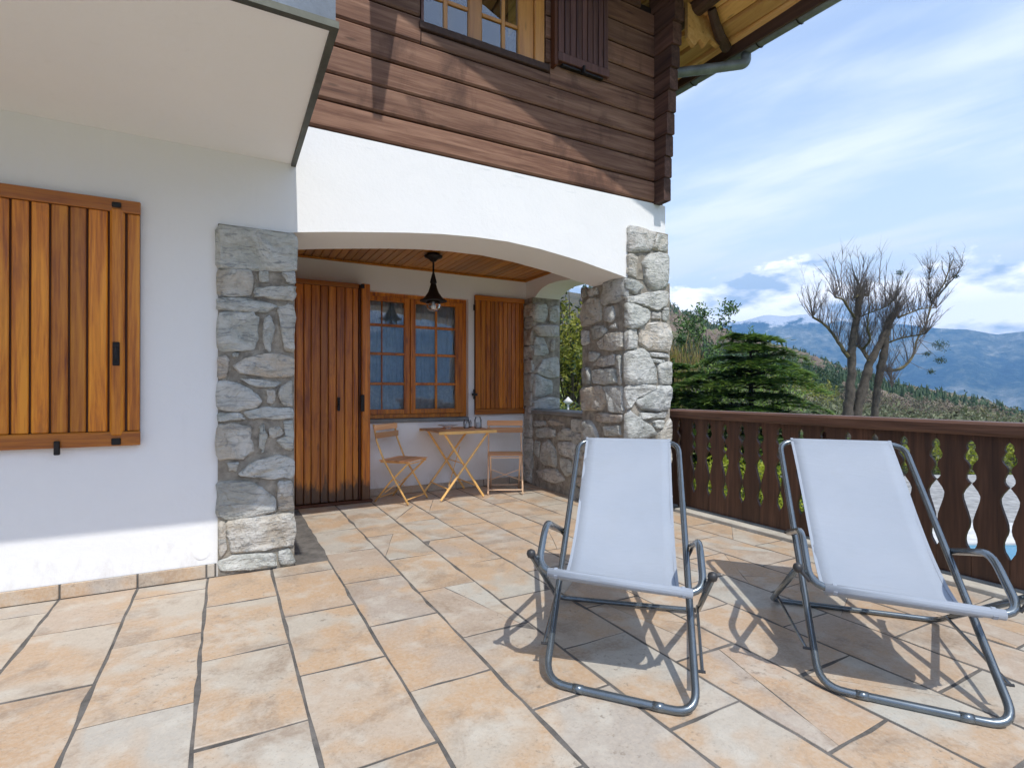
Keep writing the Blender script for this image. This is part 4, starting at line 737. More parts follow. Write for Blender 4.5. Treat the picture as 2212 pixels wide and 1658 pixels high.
# ------------------------------------------------------------------ balustrade
bal=empty('balustrade','dark brown wooden balustrade with cut-out boards and a broad handrail','railing',(4.12,1,0))
prof=[(.895,.002),(.885,.012),(.87,.022),(.85,.024),(.835,.018),(.82,.026),(.80,.036),(.78,.036),(.765,.028),(.75,.015),(.735,.009),(.715,.009),(.695,.018),(.675,.026),(.655,.026),(.64,.018),(.625,.004),(.605,.017),(.58,.034),(.55,.046),(.52,.043),(.48,.032),(.44,.020),(.40,.010),(.37,.008),(.345,.012),(.32,.022),(.29,.030),(.265,.031),(.24,.026),(.215,.013),(.195,.003),(.18,.0012)]
pts=[(.93,.0012),(.90,.0012)]+prof+[(.03,.0012)]
pw=.1855
def baluster_mesh():
    n=len(pts); L=[(-pw/2+w,z) for z,w in pts]; Rr=[(pw/2-w,z) for z,w in pts]
    V=[];F=[]
    for xo in (0,.026):
        for (a,z),(c,_) in zip(L,Rr): V+=[(xo,a,z),(xo,c,z)]
    for i in range(n-1):
        a=2*i; F.append((a,a+1,a+3,a+2)); q=2*n+a; F.append((q,q+2,q+3,q+1))
        F.append((a,a+2,q+2,q)); F.append((a+1,q+1,q+3,a+3))
    F.append((0,2*n,2*n+1,1)); e=2*(n-1); F.append((e,e+1,2*n+e+1,2*n+e))
    return V,F
V,F=baluster_mesh(); bm_=None
y=1.366-pw/2-pw*16
k=0
while y<4.25:
    if bm_ is None:
        o=link('baluster',V,F,M['balu'],bal,local=True); bm_=o.data
    else:
        o=bpy.data.objects.new('baluster',bm_); COL.objects.link(o); o.parent=bal
    o.location=Vector((4.09+R_.uniform(-.0015,.0015),y,R_.uniform(-.002,.002)))-bal.location; y+=pw; k+=1
MB().prism([(4.035,.928),(4.20,.928),(4.215,.945),(4.215,.995),(4.195,1.012),(4.05,1.012),(4.03,.995),(4.028,.945)],1,-1.9,4.05).out('handrail',M['rail'],bal)
MB().box(4.118,4.16,-1.9,4.05,.91,.927).box(4.118,4.16,-1.9,4.05,.06,.15,.004).out('back_rail',M['rail'],bal)
for y_ in (-.7,.9,2.5,3.97): MB().box(4.162,4.24,y_,y_+.09,-.3,.93,.004).out('post',M['rail'],bal)
MB().box(4.066,4.085,-1.9,3.9,.029,.043,.002).out('base_strip',M['zinc'],bal)
# ------------------------------------------------------------------ deckchairs
def T3(p): return (p[0],p[1],p[2])
def deckchair(loc,yaw,g,label,wT):
    ch=empty('deckchair',label,'deckchair',loc,-yaw,'swing deckchairs on the terrace')
    # local frame: x lateral, y back, z up
    P={k:Vector(v) for k,v in g.items()}
    r=.0155
    A=round_path([P['Abl'],P['Abr'],P['Atr'],P['Atl']],.095,7,closed=True)
    A=[Vector((p.x,p.y,max(p.z,r))) for p in A]
    MB().tube(A,r,12,closed=True).out('main_frame',M['tube'],ch,smooth=True,local=True)
    # sleeves on the floor bar
    for t0,t1 in ((.20,.27),(.73,.80)):
        a=P['Abl'].lerp(P['Abr'],t0);c=P['Abl'].lerp(P['Abr'],t1); a.z=c.z=r; MB().tube([a,c],r*1.13,12).out('foot_sleeve',M['tube'],ch,smooth=True,local=True)
    sgx={'l':-1,'r':1}
    B=[P['B2l'],P['B1l'],P['Bbl'],P['Bbr'],P['B1r'],P['B2r']]
    B=round_path(B,.085,7)
    MB().tube(B,r*.97,12).out('arm_frame',M['tube'],ch,smooth=True,local=True)
    C=[P['Ctl'],P['Crl'],P['Crr'],P['Ctr']]
    C=round_path(C,.06,6); C=[Vector((p.x,p.y,max(p.z,.014))) for p in C]
    MB().tube(C,.0135,12).out('rear_frame',M['tube'],ch,smooth=True,local=True)
    for s in 'lr':
        k=P['Ct'+s]; MB().lathe([(.004,-.020),(.015,-.014),(.020,0),(.016,.013),(.005,.019)],(k.x,k.y,k.z),12).out('end_knob',M['cap'],ch,smooth=True,local=True)
        # pivot between arm and main frame
        q=P['B2'+s]; ax=P['Ab'+s].lerp(P['At'+s],.57)
        tt=min(1,max(0,(q.z-P['Ab'+s].z)/(P['At'+s].z-P['Ab'+s].z))); ax=P['Ab'+s].lerp(P['At'+s],tt)
        MB().tube([q+Vector((sgx[s]*.016,0,0)),ax],.008,8).out('pivot_bolt',M['cap'],ch,local=True)
        # arm carried by the top of the rear frame
        MB().tube([P['Ct'+s],P['Bb'+s]+Vector((0,.02,.012))],.007,8).out('pivot_bolt',M['cap'],ch,local=True)
        # thin stay between rear frame and main frame
        a=P['Cr'+s].lerp(P['Ct'+s],.16); a.x-=sgx[s]*.0; t=P['Ab'+s].lerp(P['At'+s],.105); e=Vector((t.x+sgx[s]*.030,t.y,t.z+.0))
        MB().tube([a+Vector((sgx[s]*-.012,0,0)),e],.0075,8).out('stay',M['cap'] if False else M['tube'],ch,local=True)
        MB().tube([e+Vector((sgx[s]*.012,0,0)),e-Vector((sgx[s]*.03,0,0))],.006,8).out('stay_bolt',M['cap'],ch,local=True)
    # sling: from the top bar of the main frame to the front bar of the arm frame
    top=(P['Atl']+P['Atr'])/2; bot=(P['Bbl']+P['Bbr'])/2; hw=.258
    ST=[(-.1,-.03),(0,0),(.15,.055),(.3,.118),(.45,.178),(.563,.212),(.68,.226),(.77,.212),(.86,.165),(.93,.10),(1,0),(1.08,-.12)]
    def sagf(t):
        for i in range(1,len(ST)-2):
            if t<=ST[i+1][0]:
                (x0,a),(x1,b_),(x2,c_),(x3,d_)=ST[i-1],ST[i],ST[i+1],ST[i+2]; u=(t-x1)/(x2-x1); m1=(c_-a)/(x2-x0)*(x2-x1); m2=(d_-b_)/(x3-x1)*(x2-x1)
                return (2*u**3-3*u*u+1)*b_+(u**3-2*u*u+u)*m1+(-2*u**3+3*u*u)*c_+(u**3-u*u)*m2
        return 0
    tl=(P['Atr']-P['Atl']).normalized(); bl=(P['Bbr']-P['Bbl']).normalized()
    N=36;K=8;V=[];F=[]
    def wrap(c,u,a0,a1,n,rr):
        return [(c+Vector((0,math.cos(a)*rr,math.sin(a)*rr))) for a in [a0+(a1-a0)*i/(n-1) for i in range(n)]]
    path=[]
    for a in [math.radians(d) for d in (-150,-90,-30,20,70,115,150)][::-1][:0]: pass
    rr=.0185
    for d in (-60,-10,40,90,135,175): path.append((top+Vector((0,math.cos(math.radians(d))*rr,math.sin(math.radians(d))*rr)),0))
    n0=len(path)
    s0=path[-1][0]; e0=bot+Vector((0,rr*.4,rr))
    for i in range(1,N):
        t=i/N; c=s0.lerp(e0,t); path.append((c+Vector((0,0,-sagf(t))),t))
    for d in (80,120,180,230,290,340): path.append((bot+Vector((0,math.cos(math.radians(d))*rr,math.sin(math.radians(d))*rr)),1))
    for (c,t) in path:
        u=tl.lerp(bl,t).normalized()
        for k in range(K+1):
            s=-1+2*k/K; edge=abs(s)**4*.010*math.sin(math.pi*t)
            w_=hw*(1-.035*math.sin(math.pi*t))
            p=c+u*(s*w_); p.z+=edge+.004*noise.noise(Vector((s*2.2,t*7,hw+loc[0])))*math.sin(math.pi*min(1,t*1.02)); V.append(p)
    m=len(path)
    for i in range(m-1):
        for k in range(K):
            a=i*(K+1)+k; F.append((a,a+1,a+K+2,a+K+1))
    o=link('fabric_sling',V,F,M['fabric'],ch,smooth=True,local=True)
    md=o.modifiers.new('solid','SOLIDIFY'); md.thickness=.0022; md.offset=0
    for s in (-1,1):                                     # folded and stitched side hems
        V=[];F=[]
        for (c,t) in path:
            u=tl.lerp(bl,t).normalized(); w_=hw*(1-.035*math.sin(math.pi*t))
            e=.010*math.sin(math.pi*t)
            for a in (1.0,.945):
                for dz in (.0035,-.0035): V.append(c+u*(s*w_*a)+Vector((0,dz*.6,dz+e*a**4)))
        for i in range(len(path)-1):
            a=4*i; F+=[(a,a+2,a+6,a+4),(a+1,a+5,a+7,a+3),(a,a+4,a+5,a+1),(a+2,a+3,a+7,a+6)]
        link('hem',V,F,M['fabric'],ch,smooth=False,local=True)
    # the sleeve of the fabric round the front bar
    MB().tube([bot-bl*.285,bot+bl*.285],rr*1.02,14).out('fabric_sleeve',M['fabric'],ch,smooth=True,local=True)
    return ch
deckchair((1.333,1.614,0),.74,{'Atl':(-0.305,1.324,0.882),'Abl':(-0.29,0.045,0.015),'Bbl':(-0.327,0.074,0.455),'B1l':(-0.327,0.266,0.61),'B2l':(-0.327,0.78,0.44),'Ctl':(-0.359,0.092,0.517),'Crl':(-0.381,0.922,0.02),'Atr':(0.305,1.324,0.882),'Abr':(0.29,-0.045,0.015),'Bbr':(0.327,0.074,0.412),'B1r':(0.327,0.266,0.567),'B2r':(0.327,0.78,0.397),'Ctr':(0.359,0.092,0.481),'Crr':(0.381,0.922,0.02)},
 'pale blue-grey sling deckchair on grey tubes, standing in front of the right stone pillar',0)
deckchair((2.275,1.042,0),.856,{'Atl':(-0.319,1.226,0.892),'Abl':(-0.3,0.029,0.015),'Bbl':(-0.335,0.02,0.417),'B1l':(-0.335,0.251,0.583),'B2l':(-0.335,0.686,0.466),'Ctl':(-0.377,0.042,0.479),'Crl':(-0.388,0.95,0.014),'Atr':(0.319,1.226,0.892),'Abr':(0.3,-0.029,0.015),'Bbr':(0.335,0.02,0.39),'B1r':(0.335,0.251,0.556),'B2r':(0.335,0.686,0.44),'Ctr':(0.377,0.042,0.466),'Crr':(0.388,0.95,0.014)},
 'pale blue-grey sling deckchair nearest the balustrade, cut by the right edge of the photo',0)
# ------------------------------------------------------------------ bistro set
def bistro_chair(loc,yaw,label,mat,slatmat):
    """local: x lateral, y back; seat .45, back top .84"""
    ch=empty('bistro_chair',label,'chair',loc,yaw,'folding bistro chairs in the porch')
    hw=.20
    for s in (-1,1):
        x=s*hw
        MB().tube([(x,.23,.84),(x,.19,.66),(x,.10,.46),(x,-.20,.012)],.0105,8).out('back_leg',mat,ch,local=True,smooth=True)
        x=s*(hw-.028); MB().tube([(x,-.19,.445),(x,.04,.23),(x,.23,.012)],.0105,8).out('front_leg',mat,ch,local=True,smooth=True)
        MB().tube([(s*(hw-.03),-.2,.44),(s*(hw-.03),.16,.44)],.009,8).out('seat_rail',mat,ch,local=True)
    MB().tube([(-hw,-.17,.055),(hw,-.17,.055)],.006,8).tube([(-hw+.028,.20,.05),(hw-.028,.20,.05)],.006,8).tube([(-hw+.028,-.185,.43),(hw-.028,-.185,.43)],.006,8).out('stretcher',mat,ch,local=True)
    MB().tube([(-hw,-.02,.28),(hw,.09,.12)],.0045,6).tube([(hw,-.02,.28),(-hw,.09,.12)],.0045,6).out('cross_brace',mat,ch,local=True)
    for i in range(6):
        y=-.20+i*.062; MB().box(-hw-.005,hw+.005,y,y+.050,.452,.464,.003).out('seat_slat',slatmat,ch,local=True)
    for z in (.69,.775): 
        y=.20+(z-.66)*.2; MB().box(-hw-.02,hw+.02,y-.022,y-.010,z,z+.062,.004).out('back_slat',slatmat,ch,local=True)
    return ch
# yaw so that local -y is the facing direction
def yaw_to(fx,fy): return math.atan2(fy,fx)+math.pi/2
bistro_chair((1.70,5.68,0),yaw_to(.66,-.75),'yellow folding bistro chair with orange slats, left of the small table beside the door',M['yellow'],M['bistro'])
bistro_chair((2.93,5.60,0),yaw_to(-.45,-.89),'pale folding bistro chair with orange slats, right of the small table under the shutter',M['peach'],M['bistro'])
tb=empty('bistro_table','small folding table with orange-brown slatted top under the porch window','table',(2.36,5.70,0))
for i in range(8):
    x=2.012+i*.087; MB().box(x+.003,x+.083,5.385,6.02,.742,.762,.004).out('top_slat',M['bistro'],tb)
MB().box(2.012,2.706,5.372,5.384,.728,.760,.003).box(2.012,2.706,6.021,6.033,.728,.760,.003).out('edge_band',M['yellow'],tb)
for y,m_ in ((5.42,'yellow'),(5.97,'bistro')):
    for a,c in ((2.05,2.62),(2.57,2.10)): MB().tube([(a,y+(0 if a<2.3 else .024),.012),(c,y+(0 if a<2.3 else .024),.735)],.0135,8).out('leg',M['yellow'],tb)
MB().tube([(2.13,5.43,.13),(2.13,5.97,.13)],.008,8).tube([(2.50,5.45,.13),(2.50,5.99,.13)],.008,8).tube([(2.335,5.43,.39),(2.335,5.99,.39)],.007,8).out('stretcher',M['yellow'],tb)
MB().tube([(2.15,5.44,.16),(2.50,5.97,.52)],.005,6).out('brace',M['yellow'],tb)
# things on the table
o=MB().lathe([(.03,0),(.034,.004),(.03,.01),(.07,.034),(.115,.042),(.118,.046),(.07,.040),(.004,.014)],(2.25,5.72,.763),24).out('white_plate',M['white'],smooth=True); tag(o,'shallow white plate on the left half of the small table','plate')
def jar(x,y,r,h,lab):
    j=empty('glass_jar',lab,'jar',(x,y,.763),0,'jars on the small table')
    MB().lathe([(r*.9,0),(r,.008),(r,h*.75),(r*.8,h*.86),(r*.82,h)],(x,y,.763),18).out('jar_body',M['clear'],j,smooth=True)
    MB().lathe([(r*.78,.006),(r*.86,.014),(r*.86,h*.5),(r*.2,h*.52)],(x,y,.763),16).out('jar_content',M['white'],j,smooth=True)
    return j
jar(2.50,5.76,.036,.10,'smaller clear jar in the middle of the small table, nearer the plate')
jar(2.62,5.70,.042,.13,'tallest clear jar, at the right edge of the small table')
jar(2.575,5.86,.030,.085,'little clear jar behind the tallest one on the small table')
# ------------------------------------------------------------------ pendant lamp
pl_=empty('pendant_lamp','dark metal bell-shaped pendant lamp with clear globe hanging in the porch','lamp',(1.935,5.339,2.652))
c=(1.935,5.339,0)
MB().lathe([(.012,2.565),(.030,2.575),(.055,2.60),(.092,2.612),(.098,2.628),(.072,2.636),(.066,2.6515)],c,24).out('ceiling_rose',M['iron'],pl_,smooth=True)
MB().tube([(c[0],c[1],2.57),(c[0],c[1],2.44)],.0105,10).out('rod',M['iron'],pl_)
MB().lathe([(.012,2.45),(.024,2.40),(.036,2.352),(.036,2.345),(.027,2.335),(.030,2.33),(.040,2.29),(.058,2.24),(.090,2.195),(.120,2.165),(.143,2.158),(.143,2.148),(.110,2.150)],c,32).out('shade',M['iron'],pl_,smooth=True)
MB().lathe([(.066,2.150),(.078,2.12),(.080,2.10),(.072,2.07),(.045,2.048),(.015,2.040)],c,24).out('globe',M['clear'],pl_,smooth=True)
MB().lathe([(.012,2.150),(.014,2.12),(.027,2.105),(.03,2.09),(.02,2.068),(.004,2.062)],c,16).out('bulb',M['white'],pl_,smooth=True)
# ------------------------------------------------------------------ landscape
def cw(X,F): return (X*.88+F*.475,-X*.475+F*.88)
def interp(tab,a):
    if a<=tab[0][0]: return tab[0][1]
    for (a0,t0),(a1,t1) in zip(tab[:-1],tab[1:]):
        if a<=a1: return t0+(t1-t0)*(a-a0)/(a1-a0)
    return tab[-1][1]
HT=[(-180,-.12),(-120,-.10),(-60,.12),(0,.24),(30,.20)]+[(a,t-.013-(.012 if a>58 else 0)) for a,t in HILL]+[(76,-.045),(90,-.09),(120,-.10),(150,-.12),(180,-.12)]
MT=[(-180,.13),(-150,.14),(-100,.10),(-60,.12),(0,.10),(40,.112)]+MTN+[(76,.095),(84,.12),(95,.10),(105,.13),(120,.11),(135,.14),(150,.12),(165,.14),(180,.13)]
def sm(t): t=max(0,min(1,t)); return t*t*(3-2*t)
DH,DM=330.,4300.
def fbm(x,y,o=5):
    s=0;a=1
    for i in range(o): s+=a*noise.noise(Vector((x*2**i,y*2**i,3.7+i))); a*=.52
    return s
def ground_z(x,y):
    d=math.hypot(x,y); a=math.degrees(math.atan2(x,y)); g=-2.6
    if d<26: return g
    th=interp(HT,a); tm=interp(MT,a)
    if d<=DH:
        t=sm(math.log(d/26)/math.log(DH/26)); t0=-3.8/26
        z=1.2+d*(t0*(1-t)+th*t)
        return z+min(1,(d-26)/60)*(1-t)**.3*fbm(x*.02,y*.02)*2.5
    if d<=1500:
        t=sm((d-DH)/(1500-DH)); return (1.2+DH*th)*(1-t)+(-430)*t
    if d<=DM:
        u=(d-1500)/(DM-1500); zr=1.2+DM*tm
        # keep ridges below the skyline profile
        rg=1-abs(fbm(x*.0011+5,y*.0011,5)); z=-430+(zr+430)*(u**1.25)
        return z-(rg*.9)*470*u*(1-u)*2+fbm(x*.004,y*.004,4)*26*(1-u)+ (fbm(x*.006,y*.006,4)*14*min(1,(1-u)*8))
    return (1.2+DM*tm)*(1-(d-DM)/2500*.8)
def polar(name,dl,al,mat,lab=None,cl=True,smooth=True):
    V=[];F=[];n=len(al)
    for d in dl:
        for a in al:
            r=math.radians(a); x,y=d*math.sin(r),d*math.cos(r); V.append((x,y,ground_z(x,y)))
    for i in range(len(dl)-1):
        for j in range(n):
            k=(j+1)%n; F.append((i*n+j,(i+1)*n+j,(i+1)*n+k,i*n+k))
    o=link(name,V,F,mat,kind='structure',smooth=smooth); return o
angs=[-180+4*i for i in range(50)]+[20+.45*i for i in range(145)]+[85.5+3*i for i in range(32)]
angs=[a for a in angs if a<180]
dn=[.5,8,16,26,30,36,44,55,70,90]
polar('ground',dn,angs,M['grass'])
dh_=[90,110,135,165,200,235,270,300,330,345,380,450,600,800]
def hillmat():
    m,nt,b=newmat('wooded_slope'); v=coords(nt); f=nz(nt,v,.03,6,.7); f2=nz(nt,v,.35,4,.7)
    c=ramp(nt,mix(nt,.5,f,f2),[(.35,(.035,.05,.022)),(.5,(.085,.075,.05)),(.62,(.14,.125,.075))]); nt.links.new(c,b.inputs['Base Color']); b.inputs['Roughness'].default_value=1
    bump(nt,b,f2,1,1.5); return m
def mtnmat():
    m,nt,b=newmat('mountain_forest_and_snow'); v=coords(nt); f=nz(nt,v,.0022,8,.62); f2=nz(nt,v,.018,6,.7); f3=nz(nt,v,.0045,8,.65)
    c=ramp(nt,mix(nt,.45,f,f2),[(.40,(.004,.014,.016)),(.47,(.03,.055,.04)),(.54,(.16,.17,.11)),(.62,(.40,.38,.30))])
    tc=nt.nodes.new('ShaderNodeTexCoord'); sep=nt.nodes.new('ShaderNodeSeparateXYZ'); nt.links.new(tc.outputs['Object'],sep.inputs[0])
    h=nt.nodes.new('ShaderNodeMath'); h.operation='MULTIPLY_ADD'; nt.links.new(f3,h.inputs[0]); h.inputs[1].default_value=520; nt.links.new(sep.outputs['Z'],h.inputs[2])
    c=mix(nt,mrange(nt,h.outputs[0],725,760,0,.9),c,(.85,.86,.88))
    nt.links.new(c,b.inputs['Base Color']); b.inputs['Roughness'].default_value=1; bump(nt,b,f2,1,34); return m
M['hill']=hillmat(); M['mtn']=mtnmat()
polar('hill',dh_,angs,M['hill'])
dm=[800,1000,1250,1500]+[1500+2800*((i+1)/44) for i in range(44)]+[4500]
polar('mountains',dm,angs,M['mtn'])
# ---- foliage helpers
class Leafs:
    def __init__(s): s.v=[];s.f=[];s.m=[]
    def leaf(s,p,d,L,W,mi=0,R=R_):
        d=Vector(d).normalized(); u=d.cross(Vector((R.uniform(-1,1),R.uniform(-1,1),R.uniform(-1,1))))
        if u.length<1e-3: u=Vector((1,0,0))
        u.normalize(); n=len(s.v); p=Vector(p)
        s.v+=[p-u*W*.5,p+d*L*.5+u*W*.5,p+d*L]; s.f.append((n,n+1,n+2)); s.m.append(mi)
    def flat(s,p,d,L,W,mi=0,R=R_):
        d=Vector(d); d.z*=.22; d.normalize(); u=Vector((-d.y,d.x,R.uniform(-.25,.25))).normalized(); n=len(s.v); p=Vector(p)
        s.v+=[p-u*W*.5,p+u*W*.5,p+d*L]; s.f.append((n,n+1,n+2)); s.m.append(mi)
    def quad(s,p,d,L,W,mi=0,R=R_):
        d=Vector(d).normalized(); u=d.cross(Vector((R.uniform(-1,1),R.uniform(-1,1),R.uniform(-1,1))))
        if u.length<1e-3: u=Vector((1,0,0))
        u.normalize(); n=len(s.v); p=Vector(p)
        s.v+=[p,p+d*L*.5+u*W*.5,p+d*L,p+d*L*.5-u*W*.5]; s.f.append((n,n+1,n+2,n+3)); s.m.append(mi)
    def out(s,name,mats,parent=None,**k): return link(name,s.v,s.f,None,parent,mats=mats,fm=s.m,**k)
def rdir(R,zb=0.):
    while True:
        v=Vector((R.uniform(-1,1),R.uniform(-1,1),R.uniform(-1,1)))
        if .05<v.length<1: v.normalize(); v.z+=zb; return v.normalized()
# ---- forest on the hillside
def forest(name,label,mats,n,seed,d0,d1,a0,a1,hmin,hmax,pick):
    R=random.Random(seed); L=Leafs()
    for i in range(n):
        a=R.uniform(a0,a1); d=math.exp(R.uniform(math.log(d0),math.log(d1))); r=math.radians(a); x,y=d*math.sin(r),d*math.cos(r)
        if not pick(a,d,R): continue
        z=ground_z(x,y); h=R.uniform(hmin,hmax); con=noise.noise(Vector((x*.02,y*.02,1)))>.12 and R.random()<.8; h*=(1.35 if con else 1); mi=(2 if con else R.choice((0,0,1)))
        rw=h*.20 if con else h*.36
        if d>140:
            b0=len(L.v); prof=((.55,.02),(.95,.22),(1.,.45),(.78,.68),(.42,.86)) if not con else ((.9,.05),(.85,.2),(.6,.42),(.38,.64),(.16,.84)); N_=7
            for ri,(rr_,zz_) in enumerate(prof):
                for k in range(N_):
                    th=k*6.283/N_+ri*.4; q_=rr_*rw*R.uniform(.72,1.18); L.v.append(Vector((x+math.cos(th)*q_,y+math.sin(th)*q_,z+h*(zz_+R.uniform(-.05,.05)))))
            L.v.append(Vector((x,y,z+h*.95)))
            for ri in range(4):
                for k in range(N_): L.f.append((b0+ri*N_+k,b0+ri*N_+(k+1)%N_,b0+ri*N_+N_+(k+1)%N_,b0+ri*N_+N_+k)); L.m.append(mi)
            for k in range(N_): L.f.append((b0+4*N_+k,b0+4*N_+(k+1)%N_,b0+5*N_)); L.m.append(mi)
        for k in range(110 if d<140 else 12):
            t=R.random(); rad=(h*.20*(1-t)+.1) if con else h*.34*math.sin(math.pi*min(1,.15+t*.85))**.6
            th=R.uniform(0,6.28); q=R.random()**.5
            p=(x+math.cos(th)*rad*q,y+math.sin(th)*rad*q,z+h*(.05+.9*t)); s_=h*R.uniform(.045,.11)*(1 if d>140 else .55)
            L.leaf(p,rdir(R,.5),s_*1.5,s_*.8,mi)
    o=L.out(name,mats,smooth=True); tag(o,label,'woodland',kind='stuff'); return o
forest('hillside_wood','dark brown and green wooded slope behind the bare tree, falling to the right',[M['far_b'],M['far_a'],M['darkleaf']],6500,5,110,345,36,75,3,6,lambda a,d,R: True)
forest('scrub_thicket','pale green-grey scrub below the wooded slope at the right',[M['scrub'],M['far_a'],M['willow']],900,8,45,110,52,75,3.2,5.6,lambda a,d,R: True)
# ---- garden: paving, pool
def patch(name,X0,X1,F0,F1,z,h,mat,parent=None,**k):
    c=[cw(X0,F0),cw(X1,F0),cw(X1,F1),cw(X0,F1)]
    return MB().prism([c[0],c[1],c[2],c[3]],2,z-h,z).out(name,mat,parent,**k)
patch('garden_paving',5.5,26,15.0,24,-2.585,.2,M['gravel'],kind='structure')
pool=empty('swimming_pool','blue swimming pool with white coping, glimpsed through the balustrade at the right','pool',(*cw(11,11.8),-2.6))
patch('water',8.5,18,9.0,13.0,-2.57,.1,M['water'],pool)
for a in ((8.0,18.6,13.0,15.0),(8.0,18.6,8.4,9.0),(8.0,8.5,9.0,13.0),(18.0,18.6,9.0,13.0)): patch('coping',*a,-2.53,.12,M['coping'],pool)
# ---- cedar
def cedar(x,y,z0,ztop,rmax,label,seed):
    R=random.Random(seed); t=empty('cedar_tree',label,'tree',(x,y,z0)); H=ztop-z0
    MB().tube([(x,y,z0),(x+.03,y,z0+H*.5),(x,y,ztop-.1)],[.16,.09,.015],8).out('trunk',M['bark'],t)
    L=Leafs(); br=MB()
    tiers=15; nb=tiers*13
    for i in range(nb):
        ti=i%tiers; u=(ti+.5+R.uniform(-.26,.26))/tiers; z=z0+.30+(H-.42)*u
        prof=1.0 if u<.42 else max(.10,(1-((u-.42)/.60)**2)**.58); rad=rmax*prof*R.uniform(.42,1.16)
        az_=(i//tiers)*6.283/13+ti*.9+R.uniform(-.25,.25); dx,dy=math.cos(az_),math.sin(az_); rise=R.uniform(.05,.20)*rad
        def P(s): return Vector((x+dx*rad*s,y+dy*rad*s,z+rise*math.sin(s*2.2)-.17*rad*s**3))
        br.tube([P(.02),P(.35),P(.7)],[.022,.014,.006],4,cap=False)
        nt_=int(30+rad*78)
        for k in range(nt_):
            s=R.uniform(.18,1.03); lat=R.gauss(0,.20)*(.4+.8*s)*min(1.2,rad)*(1.2 if s<.85 else .7)
            p=P(s)+Vector((-dy*lat,dx*lat,-abs(lat)*.10+R.uniform(-.015,.02)))
            mi=1 if R.random()<.06+.62*(s>.74) else 0
            for q in range(4):
                d=Vector((dx,dy,.05)).normalized()*R.uniform(.4,1)+rdir(R,.1)*.55+Vector((-dy*lat,dx*lat,0))*1.5
                L.flat(p,d,R.uniform(.12,.21),R.uniform(.05,.085),mi,R)
    # leader
    for k in range(60): L.leaf((x+R.uniform(-.05,.05),y+R.uniform(-.05,.05),ztop-R.uniform(0,.55)),rdir(R,1.0),.13,.03,0)
    br.out('branches',M['bark'],t); L.out('crown',[M['cedar'],M['cedar_tip']],t)
cedar(13.2,10.1,-2.6,3.0,2.15,'dense green cedar with layered boughs just behind the balustrade, left of the bare tree',4)
cedar(12.0,11.9,-2.6,2.2,2.1,'lower green cedar beside the stone pillar, left of the dense layered one',9)
# ---- broad-leaved and twiggy trees
def leafy(name,x,y,z0,zc,rx,rz,n,mats,label,seed,L_=.14,weep=0.,trunk=.10,wts=(1,0),clumps=26,cat='tree',group=None):
    R=random.Random(seed); t=empty(name,label,cat,(x,y,z0),0,group); L=Leafs()
    br=MB(); cl=[]
    br.tube([(x,y,z0),(x+R.uniform(-.1,.1),y+R.uniform(-.1,.1),(z0+zc)/2),(x,y,zc+rz*.4)],[trunk,trunk*.7,trunk*.2],7)
    for k in range(clumps):
        d=rdir(R,.15); q=R.random()**.45; c=Vector((x+d.x*rx*q,y+d.y*rx*q,zc+d.z*rz*q)); cl.append(c)
        b0=Vector((x,y,z0+(c.z-z0)*R.uniform(.25,.6))); mid=b0.lerp(c,.5)+Vector((0,0,-.08*rx)); br.tube([b0,mid,c],[trunk*.35,trunk*.2,.006],4,cap=False)
    per=n//clumps
    for c in cl:
        cr=R.uniform(.20,.42)*rx*(30/clumps)**.33
        for k in range(per):
            d=rdir(R); p=c+d*cr*R.random()**.6; p.z+=weep*-R.random()*rz*.5
            mi=0 if R.random()<wts[0] else 1
            dd=rdir(R) if weep==0 else Vector((R.uniform(-.3,.3),R.uniform(-.3,.3),-1))
            L.quad(p,dd,L_*R.uniform(.7,1.4)*(1+weep),L_*(.45 if weep==0 else .10),mi)
    br.out('branches',M['bark'],t); L.out('crown',mats,t); return t
leafy('leafy_tree',9.1,13.0,-2.6,2.0,2.1,2.9,9000,[M['willow'],M['darkleaf']],'yellow-green tree filling the side opening of the porch',2,.15,0,.12,(.8,.2),60)
leafy('leafy_tree',12.4,15.4,-2.6,1.6,2.1,2.2,7000,[M['willow'],M['darkleaf']],'yellow-green tree right beside the outer edge of the stone pillar',12,.16,0,.12,(.7,.3),50)
leafy('weeping_tree',14.2,14.9,-2.6,2.3,1.5,1.5,4200,[M['amber'],M['willow']],'amber weeping tree with hanging twigs between pillar and cedar',6,.20,1.0,.10,(.75,.25),34)
leafy('dark_conifer',20.5,18.0,-2.6,2.4,1.9,3.4,5200,[M['darkleaf'],M['cedar']],'dark pointed conifer rising behind the cedar against the hill',15,.17,0,.12,(.6,.4),50)
leafy('leafy_tree',19.6,15.2,-2.6,.6,2.6,2.0,5200,[M['cedar_tip'],M['scrub']],'loose light green tree at the right edge of the cedar',16,.16,0,.1,(.6,.4),46)
for i,(D_,F_,zt,lab) in enumerate(((1500,7.4,.36,'lime-green shrub seen through the balustrade boards next to the stone pillar'),(1580,7.9,.42,'middle lime-green shrub seen through the balustrade boards'),(1665,8.4,.25,'lime-green shrub seen through the boards, just left of the right deckchair'))):
    X=(D_-1106)/1145.5*F_; x,y=cw(X,F_); leafy('garden_shrub',x,y,-2.6,zt-1.1,.72,1.1,3400,[M['lime'],M['darkleaf']],lab,30+i,.075,0,.04,(.85,.15),40,'shrub')
for i,(D_,F_,lab) in enumerate(((1880,27,'leftmost of the low green shrubs beyond the garden paving'),(2060,26,'middle one of the low green shrubs beyond the garden paving'),(2190,28,'rightmost of the low green shrubs beyond the garden paving'))):
    X=(D_-1106)/1145.5*F_; x,y=cw(X,F_); leafy('garden_shrub',x,y,-2.9,-2.1,1.8,.9,2200,[M['willow'],M['lime']],lab,40+i,.18,0,.05,(.6,.4),30,'shrub')
